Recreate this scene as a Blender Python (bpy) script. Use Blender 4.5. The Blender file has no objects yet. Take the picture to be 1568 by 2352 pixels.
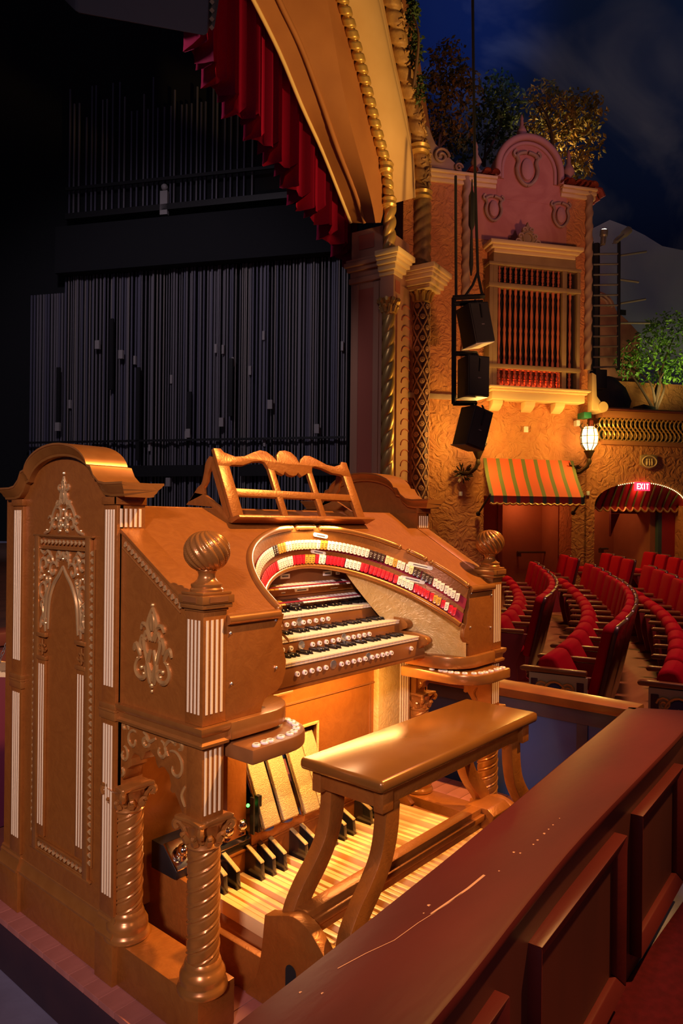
import bpy, bmesh, math, random
from mathutils import Matrix, Vector
R = random.Random(7)
PI = math.pi
SC = bpy.context.scene
COL = SC.collection

# ---------------------------------------------------------------- camera
FPX, YAW, ROLL, CX, CY = 1621.45, 0.7067, 0.0102, 784.0, 1200.3
CAM = Vector((-2.1645, -1.9733, 1.5))
_f = Vector((math.cos(YAW), math.sin(YAW), 0)); _r0 = Vector((math.sin(YAW), -math.cos(YAW), 0)); _u0 = Vector((0, 0, 1))
_r = math.cos(ROLL)*_r0 + math.sin(ROLL)*_u0; _u = -math.sin(ROLL)*_r0 + math.cos(ROLL)*_u0
cd = bpy.data.cameras.new('camera'); cam = bpy.data.objects.new('camera', cd); COL.objects.link(cam)
cd.sensor_fit = 'VERTICAL'; cd.sensor_height = 36.0; cd.lens = FPX*36.0/2352.0
cd.shift_y = (CY-1176.0)/2352.0
cd.clip_start = 0.05; cd.clip_end = 200
cam.matrix_world = Matrix(((_r.x, _u.x, -_f.x, CAM.x), (_r.y, _u.y, -_f.y, CAM.y), (_r.z, _u.z, -_f.z, CAM.z), (0, 0, 0, 1)))
SC.camera = cam

def ray(x, y): return _f + _r*((x-CX)/FPX) - _u*((y-CY)/FPX)
def P(x, y, d): return CAM + ray(x, y)*d
def proj(p):
    d = Vector(p)-CAM; w = d.dot(_f)
    return CX+FPX*d.dot(_r)/w, CY-FPX*d.dot(_u)/w, w

# ---------------------------------------------------------------- view, world, lights
SC.view_settings.view_transform = 'Standard'; SC.view_settings.look = 'None'
SC.view_settings.exposure = 0.0; SC.view_settings.gamma = 1.0; SC.view_settings.use_curve_mapping = False
W = bpy.data.worlds.new('world'); SC.world = W; W.use_nodes = True
W.node_tree.nodes['Background'].inputs[0].default_value = (0.42, 0.37, 0.62, 1)
W.node_tree.nodes['Background'].inputs[1].default_value = 0.06

def light(kind, name, loc, energy, color, target=None, size=0.3, angle=60, blend=0.5, shape=None, size_y=None):
    l = bpy.data.lights.new(name, kind); l.energy = energy; l.color = color
    if kind == 'AREA':
        l.size = size
        if size_y: l.shape = 'RECTANGLE'; l.size_y = size_y
    else: l.shadow_soft_size = size
    if kind == 'SPOT': l.spot_size = math.radians(angle); l.spot_blend = blend
    o = bpy.data.objects.new(name, l); COL.objects.link(o); o.location = loc
    if target is not None: o.rotation_euler = (Vector(target)-Vector(loc)).to_track_quat('-Z', 'Y').to_euler()
    return o
light('SPOT', 'key_spotlight', (3.0, -3.4, 7.6), 4400, (1.0, 0.50, 0.13), (0.1, -0.2, 0.7), 0.12, 26, 0.5)
light('SPOT', 'house_spotlight', (-6.5, -4.5, 4.5), 2300, (1.0, 0.74, 0.80), (-0.75, 0.15, 1.10), 0.4, 23, 0.9)
light('SPOT', 'front_spotlight', (-1.5, -7.5, 5.0), 360, (1.0, 0.55, 0.25), (0.0, 0.0, 0.9), 0.4, 35, 0.8)
light('AREA', 'pedal_lamp', (0.0, -0.10, 0.895), 15, (1.0, 0.52, 0.16), (0, 0.0, 0), 0.8, size_y=0.06)
light('AREA', 'music_desk_lamp', (0.0, 0.036, 1.492), 2.6, (1.0, 0.78, 0.45), (0, -0.12, 1.10), 0.36, size_y=0.015)
light('SPOT', 'seat_downlight', (5.5, -0.5, 9.5), 1900, (1.0, 0.48, 0.40), (5.5, 1.0, 0), 0.5, 80, 0.7)
light('SPOT', 'arch_uplight', (8.2, -1.2, 2.0), 4200, (1.0, 0.58, 0.16), (6.2, 5.8, 9.6), 0.25, 44, 0.7)
light('SPOT', 'tower_uplight', (6.5, -1.5, 3.0), 850, (1.0, 0.42, 0.22), (11.0, 4.8, 6.6), 0.3, 50, 0.8)
light('SPOT', 'gable_light', (9.0, -3.5, 9.0), 480, (0.9, 0.45, 0.85), P(1210, 380, 14), 0.3, 24, 0.9)
light('SPOT', 'speaker_fill_spot', (-3.6, -3.0, 1.2), 110, (1.0, 0.85, 0.92), P(330, 10, 5.2), 0.4, 20, 0.8)  # added upward spot, brightens the underside of the hanging speaker
light('SPOT', 'stage_worklight', (0.5, 6.5, 11.5), 1300, (0.80, 0.68, 0.80), (7.5, 12.5, 3.5), 0.6, 80, 0.7)
light('SPOT', 'sky_cove_light', (9.0, 2.0, 9.5), 2400, (0.12, 0.28, 1.0), P(1010, 40, 24), 0.8, 30, 1.0)
light('SPOT', 'cloud_cove_light', (9.5, -5.0, 8.0), 900, (0.85, 0.8, 1.0), P(1400, -60, 24), 0.8, 60, 1.0)

# ---------------------------------------------------------------- materials
MATS = {}
def nd(nt, t, **k):
    n = nt.nodes.new(t)
    for a, b in k.items(): setattr(n, a, b)
    return n
def mat(name, col, rough=0.5, metal=0.0, col2=None, vscale=6.0, bump=0.0, bscale=60.0, stretch=None, emit=None, estr=0.0, trans=0.0, coat=0.0, sheen=0.0, kind='noise', distort=0.0, spec=0.5, vlo=0.35, vhi=0.65):
    m = bpy.data.materials.new(name); m.use_nodes = True; nt = m.node_tree; b = nt.nodes['Principled BSDF']
    b.inputs['Base Color'].default_value = (*col, 1); b.inputs['Roughness'].default_value = rough; b.inputs['Metallic'].default_value = metal
    b.inputs['Specular IOR Level'].default_value = spec
    if trans: b.inputs['Transmission Weight'].default_value = trans
    if coat: b.inputs['Coat Weight'].default_value = coat; b.inputs['Coat Roughness'].default_value = 0.15
    if sheen: b.inputs['Sheen Weight'].default_value = sheen; b.inputs['Sheen Roughness'].default_value = 0.4; b.inputs['Sheen Tint'].default_value = (*[min(1, c*3+0.1) for c in col], 1)
    if emit: b.inputs['Emission Color'].default_value = (*emit, 1); b.inputs['Emission Strength'].default_value = estr
    L = nt.links.new
    if col2 or bump:
        tc = nd(nt, 'ShaderNodeTexCoord'); mp = nd(nt, 'ShaderNodeMapping'); L(tc.outputs['Object'], mp.inputs[0])
        if stretch: mp.inputs['Scale'].default_value = stretch
    if col2:
        if kind == 'noise':
            t = nd(nt, 'ShaderNodeTexNoise'); t.inputs['Scale'].default_value = vscale; t.inputs['Detail'].default_value = 5; t.inputs['Distortion'].default_value = distort
        else:
            t = nd(nt, 'ShaderNodeTexWave'); t.inputs['Scale'].default_value = vscale; t.inputs['Distortion'].default_value = 6; t.inputs['Detail'].default_value = 3; t.inputs['Detail Scale'].default_value = 1.5
        L(mp.outputs[0], t.inputs['Vector'])
        cr = nd(nt, 'ShaderNodeValToRGB'); cr.color_ramp.elements[0].position = vlo; cr.color_ramp.elements[1].position = vhi
        cr.color_ramp.elements[0].color = (*col, 1); cr.color_ramp.elements[1].color = (*col2, 1)
        L(t.outputs[0], cr.inputs[0]); L(cr.outputs[0], b.inputs['Base Color'])
    if bump:
        t2 = nd(nt, 'ShaderNodeTexNoise'); t2.inputs['Scale'].default_value = bscale; t2.inputs['Detail'].default_value = 3; t2.inputs['Distortion'].default_value = distort
        L(mp.outputs[0], t2.inputs['Vector'])
        bp = nd(nt, 'ShaderNodeBump'); bp.inputs['Strength'].default_value = min(1, bump); bp.inputs['Distance'].default_value = 0.01*max(1, bump)
        L(t2.outputs[0], bp.inputs['Height']); L(bp.outputs[0], b.inputs['Normal'])
    MATS[name] = m
    return m
# console
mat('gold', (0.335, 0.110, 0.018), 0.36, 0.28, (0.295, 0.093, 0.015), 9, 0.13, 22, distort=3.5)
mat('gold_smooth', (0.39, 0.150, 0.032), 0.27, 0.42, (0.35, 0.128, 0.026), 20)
mat('gold_highlight', (0.72, 0.43, 0.17), 0.22, 0.6); mat('gold_soft_highlight', (0.55, 0.29, 0.09), 0.24, 0.5)  # lighter golds: the ornament's highlights are put into the colour
mat('flute', (0.98, 0.76, 0.46), 0.35, 0.25)  # pale colour carries the glints on the metal flutes
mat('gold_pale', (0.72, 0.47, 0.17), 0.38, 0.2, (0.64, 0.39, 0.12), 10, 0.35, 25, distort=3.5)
mat('bench_gold', (0.26, 0.100, 0.018), 0.25, 0.3, (0.23, 0.085, 0.015), 6)
mat('key_white', (0.82, 0.66, 0.48), 0.25, 0, coat=0.4)
mat('key_black', (0.012, 0.009, 0.008), 0.2, 0, coat=0.5)
mat('tab_white', (0.86, 0.76, 0.62), 0.3); mat('tab_red', (0.62, 0.015, 0.03), 0.3); mat('tab_amber', (0.62, 0.33, 0.04), 0.3); mat('tab_black', (0.045, 0.02, 0.015), 0.3); mat('tab_cream', (0.9, 0.72, 0.35), 0.3)
mat('print', (0.06, 0.04, 0.05), 0.5); mat('print_red', (0.3, 0.01, 0.02), 0.5); mat('print_white', (0.8, 0.7, 0.55), 0.5)
mat('red_felt', (0.30, 0.008, 0.03), 0.8)
mat('piston', (0.90, 0.80, 0.72), 0.2, coat=0.5); mat('silver', (0.75, 0.72, 0.68), 0.25, 0.9)
mat('rail_wood', (0.20, 0.070, 0.018), 0.35, 0.1, (0.25, 0.09, 0.024), 8)
mat('brass_tread', (0.48, 0.35, 0.16), 0.4, 0.4, bump=0.5, bscale=300)
mat('chrome', (0.75, 0.7, 0.62), 0.12, 1.0); mat('iron', (0.02, 0.018, 0.018), 0.45, 0.4); mat('blue_rubber', (0.04, 0.05, 0.12), 0.5)
mat('pedal_wood', (0.90, 0.62, 0.30), 0.4, 0, (0.80, 0.50, 0.20), 3, stretch=(1, 0.15, 1), coat=0.2)
mat('pedal_deck', (0.50, 0.20, 0.06), 0.5, 0, (0.58, 0.25, 0.08), 3)
mat('green_led', (0.05, 0.8, 0.1), 0.4, emit=(0.1, 1, 0.1), estr=4)
# rails, floors
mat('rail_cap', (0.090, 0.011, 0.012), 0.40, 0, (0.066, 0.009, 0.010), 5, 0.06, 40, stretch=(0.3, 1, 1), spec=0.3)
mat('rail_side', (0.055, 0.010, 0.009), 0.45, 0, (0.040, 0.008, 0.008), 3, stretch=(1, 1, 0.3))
mat('rail_worn', (0.55, 0.28, 0.18), 0.6)
mat('rail_far', (0.26, 0.085, 0.020), 0.32, 0, (0.19, 0.055, 0.015), 6, coat=0.2)
mat('blue_panel', (0.030, 0.09, 0.42), 0.5, 0, (0.045, 0.08, 0.30), 2.5, vlo=.3, vhi=.75)
mat('blue_stile', (0.06, 0.05, 0.10), 0.55, 0, (0.045, 0.04, 0.09), 6)
mat('carpet', (0.06, 0.003, 0.008), 0.95, 0, (0.042, 0.0022, 0.006), 30, 0.5, 500, spec=0.1)
mat('lift_plank', (0.48, 0.17, 0.13), 0.5, 0, (0.36, 0.12, 0.09), 8, 0.1, 40, stretch=(0.3, 1, 1))
mat('lift_edge', (0.045, 0.016, 0.022), 0.6, 0, (0.03, 0.012, 0.02), 6)
mat('pit_floor', (0.22, 0.20, 0.30), 0.7, 0, (0.14, 0.12, 0.18), 2.5, 0.1, 30)
mat('house_floor', (0.42, 0.165, 0.045), 0.4, 0, (0.33, 0.115, 0.03), 3, stretch=(0.3, 3, 1))
mat('stage_floor', (0.10, 0.045, 0.025), 0.6, 0, (0.07, 0.03, 0.018), 5, stretch=(0.2, 2, 1))
mat('apron_red', (0.10, 0.008, 0.03), 0.6); mat('apron_wood', (0.16, 0.04, 0.025), 0.45)
# house
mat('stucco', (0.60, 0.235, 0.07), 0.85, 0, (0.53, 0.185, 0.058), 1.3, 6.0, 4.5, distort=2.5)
mat('stucco_rose', (0.50, 0.19, 0.12), 0.85, 0, (0.42, 0.14, 0.09), 1.5, 0.2, 9, distort=2.0)
mat('cream_trim', (0.70, 0.48, 0.22), 0.7); mat('olive_trim', (0.34, 0.22, 0.09), 0.7, 0, (0.28, 0.17, 0.07), 3)
mat('stone_trim', (0.42, 0.27, 0.17), 0.8, 0, (0.34, 0.2, 0.12), 4); mat('rose_trim', (0.46, 0.22, 0.17), 0.8)
mat('arch_orange', (0.36, 0.135, 0.042), 0.75, 0, (0.31, 0.11, 0.034), 1.5); mat('arch_gold', (0.60, 0.36, 0.10), 0.35, 0.5)
mat('arch_cream', (0.66, 0.42, 0.20), 0.7, 0, (0.58, 0.35, 0.15), 1.2); mat('arch_leaf', (0.42, 0.24, 0.08), 0.6, 0.1, (0.28, 0.14, 0.05), 6, 0.9, 14)
mat('jamb_rose', (0.42, 0.11, 0.06), 0.8); mat('jamb_tan', (0.46, 0.22, 0.12), 0.75); mat('dark_maroon', (0.075, 0.015, 0.015), 0.6)
mat('tile', (0.30, 0.05, 0.03), 0.7); mat('tile_light', (0.5, 0.12, 0.05), 0.6)
mat('velvet', (0.42, 0.001, 0.012), 0.8, spec=0.08); mat('valance_velvet', (0.28, 0.001, 0.035), 0.7, spec=0.2); mat('velvet_dark', (0.12, 0.002, 0.006), 0.85)
mat('seat_wood', (0.075, 0.018, 0.012), 0.35, coat=0.3); mat('arm_wood', (0.26, 0.085, 0.022), 0.35, coat=0.3); mat('seat_iron', (0.22, 0.012, 0.014), 0.5)
mat('end_cream', (0.52, 0.38, 0.20), 0.5); mat('end_blue', (0.05, 0.05, 0.13), 0.4); mat('end_gold', (0.6, 0.35, 0.1), 0.35, 0.5)
mat('black', (0.006, 0.006, 0.007), 0.9); mat('black_cloth', (0.004, 0.004, 0.006), 0.95); mat('dark_void', (0.010, 0.004, 0.004), 0.9)
mat('speaker_black', (0.012, 0.011, 0.012), 0.6, bump=0.3, bscale=400); mat('speaker_grey', (0.13, 0.11, 0.12), 0.5); mat('grille_tan', (0.30, 0.24, 0.17), 0.5)
mat('rope_a', (0.16, 0.14, 0.16), 0.7); mat('rope_b', (0.10, 0.09, 0.13), 0.7); mat('rope_c', (0.24, 0.20, 0.19), 0.7); mat('rope_tag', (0.32, 0.28, 0.27), 0.6)
mat('awning_orange', (0.60, 0.085, 0.022), 0.8); mat('awning_green', (0.12, 0.13, 0.028), 0.8); mat('awning_red', (0.42, 0.02, 0.02), 0.8); mat('awning_teal', (0.06, 0.10, 0.09), 0.8)
mat('sconce_glass', (1, 0.75, 0.35), 0.4, emit=(1.0, 0.62, 0.20), estr=14); mat('sconce_iron', (0.05, 0.028, 0.012), 0.5, 0.6)
mat('exit_red', (0.6, 0.03, 0.05), 0.5, emit=(1, 0.04, 0.10), estr=1.6); mat('exit_white', (1, 0.7, 0.7), 0.5, emit=(1, 0.75, 0.78), estr=2.5)
mat('bulb', (1, 0.8, 0.5), 0.4, emit=(1.0, 0.75, 0.35), estr=2.5)
mat('lamp_hot', (1, 0.9, 0.7), 0.3, emit=(1.0, 0.85, 0.6), estr=25); mat('steel', (0.35, 0.28, 0.22), 0.4, 0.7)
mat('bark', (0.10, 0.05, 0.03), 0.8); mat('leaf_dark', (0.028, 0.055, 0.012), 0.6, 0, (0.05, 0.09, 0.02), 2); mat('leaf_green', (0.05, 0.14, 0.010), 0.55, 0, (0.12, 0.26, 0.02), 2)
mat('leaf_gold', (0.30, 0.14, 0.015), 0.6, 0, (0.10, 0.10, 0.015), 3)
mat('sky_plaster', (0.020, 0.055, 0.16), 0.95, 0, (0.28, 0.28, 0.30), 0.16, distort=1.0, vlo=.5, vhi=.72)
mat('cloud_plaster', (0.55, 0.57, 0.74), 0.95, 0, (0.66, 0.66, 0.80), 0.6); mat('rock', (0.05, 0.045, 0.05), 0.9, 0, (0.08, 0.06, 0.05), 3)
mat('box_green', (0.02, 0.16, 0.07), 0.5); mat('box_white', (0.8, 0.78, 0.7), 0.5); mat('blue_tarp', (0.02, 0.08, 0.6), 0.4)
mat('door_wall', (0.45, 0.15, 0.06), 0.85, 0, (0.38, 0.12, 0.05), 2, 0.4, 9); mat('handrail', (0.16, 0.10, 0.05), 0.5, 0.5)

# ---------------------------------------------------------------- mesh helpers
class MB:
    def __init__(s): s.v = []; s.f = []
    def add(s, v, f):
        o = len(s.v); s.v += [tuple(p) for p in v]; s.f += [tuple(i+o for i in q) for q in f]; return s
    def box(s, x0, x1, y0, y1, z0, z1):
        return s.add([(x, y, z) for z in (z0, z1) for y in (y0, y1) for x in (x0, x1)],
                     [(0, 2, 3, 1), (4, 5, 7, 6), (0, 1, 5, 4), (2, 6, 7, 3), (0, 4, 6, 2), (1, 3, 7, 5)])
    def hexa(s, b, t):   # bottom quad, top quad (4 pts each, same order)
        return s.add(list(b)+list(t), [(3, 2, 1, 0), (4, 5, 6, 7), (0, 1, 5, 4), (1, 2, 6, 5), (2, 3, 7, 6), (3, 0, 4, 7)])
    def prism(s, pts, axis, a0, a1):
        # pts 2D polygon in the two other axes (X: (y,z); Y: (x,z); Z: (x,y))
        def mk(p, a): return (a, p[0], p[1]) if axis == 'X' else ((p[0], a, p[1]) if axis == 'Y' else (p[0], p[1], a))
        n = len(pts); v = [mk(p, a0) for p in pts]+[mk(p, a1) for p in pts]
        return s.add(v, [tuple(range(n)), tuple(range(2*n-1, n-1, -1))]+[(i, (i+1) % n, n+(i+1) % n, n+i) for i in range(n)])
    def loft(s, rings, closed=True, caps=True):
        n = len(rings[0]); v = [p for r in rings for p in r]; f = []
        for k in range(len(rings)-1):
            for i in range(n if closed else n-1):
                j = (i+1) % n; f.append((k*n+i, k*n+j, (k+1)*n+j, (k+1)*n+i))
        if caps and closed: f += [tuple(range(n)), tuple(range(len(v)-1, len(v)-n-1, -1))]
        return s.add(v, f)
    def lathe(s, prof, c=(0, 0, 0), n=20, cap=True):
        rings = [[(c[0]+r*math.cos(2*PI*i/n), c[1]+r*math.sin(2*PI*i/n), c[2]+z) for i in range(n)] for r, z in prof]
        return s.loft(rings, True, cap)
    def tube(s, pts, r, n=6, caps=True, sq=None):
        pts = [Vector(p) for p in pts]; rings = []
        prevn = None
        for i, p in enumerate(pts):
            t = (pts[min(i+1, len(pts)-1)]-pts[max(i-1, 0)])
            t = t.normalized() if t.length > 1e-9 else Vector((0, 0, 1))
            a = Vector((0, 0, 1)) if abs(t.z) < 0.9 else Vector((1, 0, 0))
            if prevn is None: nn = t.cross(a).normalized()
            else:
                nn = prevn - t*prevn.dot(t); nn = nn.normalized() if nn.length > 1e-6 else t.cross(a).normalized()
            prevn = nn; bb = t.cross(nn)
            rr = r[i] if isinstance(r, (list, tuple)) else r
            rings.append([tuple(p+nn*(rr*math.cos(2*PI*k/n))+bb*(rr*math.sin(2*PI*k/n))) for k in range(n)])
        return s.loft(rings, True, caps)
    def sweep(s, pts, prof, up=(0, 0, 1), closed_prof=True, caps=True):
        # prof: (side, up) pairs; side = tangent x up
        pts = [Vector(p) for p in pts]; up = Vector(up); rings = []
        for i, p in enumerate(pts):
            t = (pts[min(i+1, len(pts)-1)]-pts[max(i-1, 0)]).normalized(); sd = t.cross(up).normalized(); uu = sd.cross(t).normalized()
            rings.append([tuple(p+sd*a+uu*b) for a, b in prof])
        return s.loft(rings, closed_prof, caps and closed_prof)
    def grid(s, rows):
        m = len(rows[0]); v = [p for r in rows for p in r]
        return s.add(v, [(i*m+j, i*m+j+1, (i+1)*m+j+1, (i+1)*m+j) for i in range(len(rows)-1) for j in range(m-1)])
    def xform(s, M, start=0):
        s.v[start:] = [tuple(M @ Vector(p)) for p in s.v[start:]]; return s
    def mesh(s, name, material, bevel=0, smooth=35, weld=False):
        me = bpy.data.meshes.new(name); me.from_pydata(s.v, [], s.f)
        bm = bmesh.new(); bm.from_mesh(me)
        if weld: bmesh.ops.remove_doubles(bm, verts=bm.verts, dist=1e-5)
        bmesh.ops.recalc_face_normals(bm, faces=bm.faces)
        if bevel:
            es = [e for e in bm.edges if len(e.link_faces) == 2 and e.calc_face_angle(0) > 0.6]
            bmesh.ops.bevel(bm, geom=es, offset=bevel, segments=2, affect='EDGES', profile=0.5, clamp_overlap=True)
        bm.to_mesh(me); bm.free()
        me.materials.append(MATS[material])
        if smooth:
            for p in me.polygons: p.use_smooth = True
            me.set_sharp_from_angle(angle=math.radians(smooth))
        return me
    def build(s, name, material, parent=None, bevel=0, smooth=35, M=None, weld=False):
        return inst(name, s.mesh(name, material, bevel, smooth, weld), parent, M)
WM = {}
def inst(name, me, parent=None, M=None):
    o = bpy.data.objects.new(name, me); COL.objects.link(o); M = M or Matrix.Identity(4)
    o.matrix_basis = M; WM[o.name] = M
    if parent: o.parent = parent; o.matrix_parent_inverse = WM[parent.name].inverted()
    return o
def thing(name, label, cat, loc=(0, 0, 0), group=None):
    o = bpy.data.objects.new(name, None); COL.objects.link(o); o.empty_display_size = 0.1
    o.location = loc; WM[o.name] = Matrix.Translation(loc); tag(o, label, cat, group); return o
def tag(o, label=None, cat=None, group=None, kind=None):
    if label: o['label'] = label
    if cat: o['category'] = cat
    if group: o['group'] = group
    if kind: o['kind'] = kind
    return o
def struct(o, label=None, cat=None):
    o['kind'] = 'structure'
    if label: o['label'] = label
    if cat: o['category'] = cat
    return o
def frameM(origin, az): return Matrix.Translation(origin) @ Matrix.Rotation(math.radians(az), 4, 'Z')
def spiral(cx, cy, r0, r1, a0, a1, n=14):
    return [(cx+(r0+(r1-r0)*i/(n-1))*math.cos(math.radians(a0+(a1-a0)*i/(n-1))), cy+(r0+(r1-r0)*i/(n-1))*math.sin(math.radians(a0+(a1-a0)*i/(n-1)))) for i in range(n)]
def smooth2(pts, k=6):
    out = []
    n = len(pts)
    for i in range(n-1):
        p0, p1, p2, p3 = pts[max(i-1, 0)], pts[i], pts[i+1], pts[min(i+2, n-1)]
        for j in range(k):
            t = j/k
            out.append(tuple(0.5*((2*b)+(-a+c)*t+(2*a-5*b+4*c-d)*t*t+(-a+3*b-3*c+d)*t**3) for a, b, c, d in zip(p0, p1, p2, p3)))
    out.append(tuple(pts[-1])); return out
ORD = ['first', 'second', 'third', 'fourth', 'fifth', 'sixth', 'seventh', 'eighth', 'ninth', 'tenth', 'eleventh', 'twelfth', 'thirteenth', 'fourteenth', 'fifteenth', 'sixteenth', 'seventeenth', 'eighteenth', 'nineteenth', 'twentieth', 'twenty-first', 'twenty-second', 'twenty-third', 'twenty-fourth']
# ================================================================ floors and pit
def slab(name, x0, x1, y0, y1, z0, z1, m, **k): return MB().box(x0, x1, y0, y1, z0, z1).build(name, m, **k)
struct(slab('floor', -7, 1.6, -3.5, 1.64, -0.30, -0.20, 'pit_floor'))
# lift platform: edge board and planks along X
LP = thing('lift_platform', 'low plank platform under the gold organ console, worn reddish boards', 'platform', (0, 0, -0.2))
MB().box(-0.965, 1.42, -0.78, 1.25, -0.199, -0.022).build('edge_board', 'lift_edge', LP, bevel=0.004)
pm = MB().box(-0.967, 1.42, -0.0435, 0.0435, -0.022, 0.0).mesh('plank', 'lift_plank', bevel=0.0008, smooth=0)
for i in range(22): inst('plank', pm, LP, Matrix.Translation((0, -0.735+0.09*i, R.uniform(-0.0012, 0.0))))

# near rail (curved pit wall) ------------------------------------------------
ZR = 0.58
inn = [(-2.6, -1.06), (-1.9, -1.022), (-1.3, -0.987), (-0.76, -0.953), (-0.27, -0.915), (0.57, -0.838), (1.19, -0.786), (1.50, -0.757)]
out = [(-2.55, -1.335), (-1.85, -1.305), (-1.07, -1.262), (-0.54, -1.206), (-0.10, -1.165), (0.60, -1.125), (1.24, -1.088), (1.66, -1.05)]
inn = smooth2(inn, 4); out = smooth2(out, 4)
NR = thing('pit_rail', 'dark maroon wooden pit rail with wide scratched cap and raised panel mouldings', 'railing', (0, -1.1, -0.2))
rows = []
cap = MB(); prof = []
def mix(a, b, t): return (a[0]+(b[0]-a[0])*t, a[1]+(b[1]-a[1])*t)
rings = []
for a, b in zip(inn, out):
    d = Vector((b[0]-a[0], b[1]-a[1])).normalized()
    q = [(-0.004, -0.012), (0.0, -0.002), (0.010, 0.0)]
    ring = []
    for u, z in ((0.0, -0.040), (0.0, -0.010), (0.012, 0.0), (1.0, 0.0), (1.0, 0.0), (1.0, 0.0)):
        p = mix(a, b, u if u < 0.5 else 1.0); ring.append([p[0], p[1], ZR+z])
    p0 = a; p1 = b
    w = (Vector(b)-Vector(a)).length
    ring = [(a[0]+d.x*s, a[1]+d.y*s, ZR+z) for s, z in ((0.0, -0.045), (0.0, -0.008), (0.010, 0.0), (w-0.014, 0.0), (w-0.003, -0.006), (w, -0.018), (w-0.004, -0.032), (w-0.014, -0.045))]
    rings.append(ring)
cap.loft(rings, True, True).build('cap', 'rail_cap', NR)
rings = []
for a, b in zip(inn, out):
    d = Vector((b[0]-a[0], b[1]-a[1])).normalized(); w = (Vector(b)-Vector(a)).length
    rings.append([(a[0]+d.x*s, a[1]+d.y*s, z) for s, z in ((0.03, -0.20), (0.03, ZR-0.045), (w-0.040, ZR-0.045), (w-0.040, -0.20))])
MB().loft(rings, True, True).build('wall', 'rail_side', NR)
# raised panel mouldings on the outside: frames follow the wall face
def wallpt(s):   # arc length along outer curve -> (point, tangent, normal)
    acc = 0
    for i in range(len(out)-1):
        a, b = Vector(out[i]), Vector(out[i+1]); l = (b-a).length
        if acc+l >= s or i == len(out)-2:
            t = (b-a).normalized(); return a+t*(s-acc), t, Vector((t.y, -t.x))
        acc += l
def rail_frame(s0, s1, z0, z1):
    fr = MB().tube([(0, 0, 0), (0, 0, 0.001)], 0.0001)
    g = []
    t = thing_part = None
    p0, ta, na = wallpt(s0); p1, tb, nb = wallpt(s1)
    off = 0.040
    A = Vector((p0.x-na.x*off, p0.y-na.y*off, 0)); B = Vector((p1.x-nb.x*off, p1.y-nb.y*off, 0))
    tt = (B-A).normalized(); nn = Vector((tt.y, -tt.x, 0)); Ln = (B-A).length
    M = Matrix(((tt.x, nn.x, 0, A.x), (tt.y, nn.y, 0, A.y), (0, 0, 1, 0), (0, 0, 0, 1)))
    w, th = 0.055, 0.045
    def member(pts):
        m = MB(); 
        m.hexa([(x, -0.004, z) for x, z in pts], [(x, th if k in (0, 1) else th*0.55, z) for k, (x, z) in enumerate(pts)])
        return m
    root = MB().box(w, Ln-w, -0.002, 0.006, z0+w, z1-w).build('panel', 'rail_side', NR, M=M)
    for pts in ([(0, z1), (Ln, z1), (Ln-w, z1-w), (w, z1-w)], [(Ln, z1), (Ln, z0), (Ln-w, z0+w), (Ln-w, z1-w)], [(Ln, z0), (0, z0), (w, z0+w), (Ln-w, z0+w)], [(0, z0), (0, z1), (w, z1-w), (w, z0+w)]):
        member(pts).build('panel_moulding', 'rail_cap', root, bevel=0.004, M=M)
def slen(px):  # arc length where outer wall projects at pixel x (top)
    s = 0; best = 0
    while s < 4.6:
        p, t, n = wallpt(s)
        if proj((p.x, p.y, 0.45))[0] < px and proj((p.x, p.y, .45))[2] > .2: best = s
        s += 0.01
    return best
s_a = slen(1243); s_b = slen(1440); s_c = slen(1170); s_d = slen(1475)
rail_frame(s_c-0.62, s_c, -0.11, 0.42); rail_frame(s_a, s_b, -0.11, 0.42); rail_frame(s_d, s_d+0.72, -0.11, 0.42)
# paint chips and long scratch on the cap
def chip(pts, w):
    m = MB(); z = ZR+0.0006
    L_ = [(x, y+w*(0.6+0.4*R.random()), z) for x, y in pts]; Rr = [(x, y-w*(0.6+0.4*R.random()), z) for x, y in pts]
    m.grid([L_, Rr]); return m
def capP(px, py):
    d = ray(px, py); t = (ZR-CAM.z)/d.z; q = CAM+d*t; return (q.x, q.y)
sc = MB()
for seg, w in (([(775, 2225), (840, 2190), (905, 2160), (960, 2120), (1000, 2095), (1030, 2075), (1060, 2052)], 0.0011), ([(990, 2100), (1040, 2065), (1075, 2040), (1112, 2010)], 0.004)):
    c = chip([capP(*p) for p in seg], w); sc.add(c.v, c.f)
for px, py in [(1146, 2001), (973, 2098), (985, 2080), (1195, 1960), (1235, 1930), (1260, 1905), (1270, 1895), (1250, 1915), (1285, 1880), (1225, 1940), (1180, 1958), (690, 2280), (740, 2282)]:
    x, y = capP(px, py); r = R.uniform(0.002, 0.005); c = chip([(x-r, y), (x, y+r*0.4), (x+r, y)], r*0.8); sc.add(c.v, c.f)
tag(sc.build('paint_chip', 'rail_worn', NR, smooth=0), kind='stuff')

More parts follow.
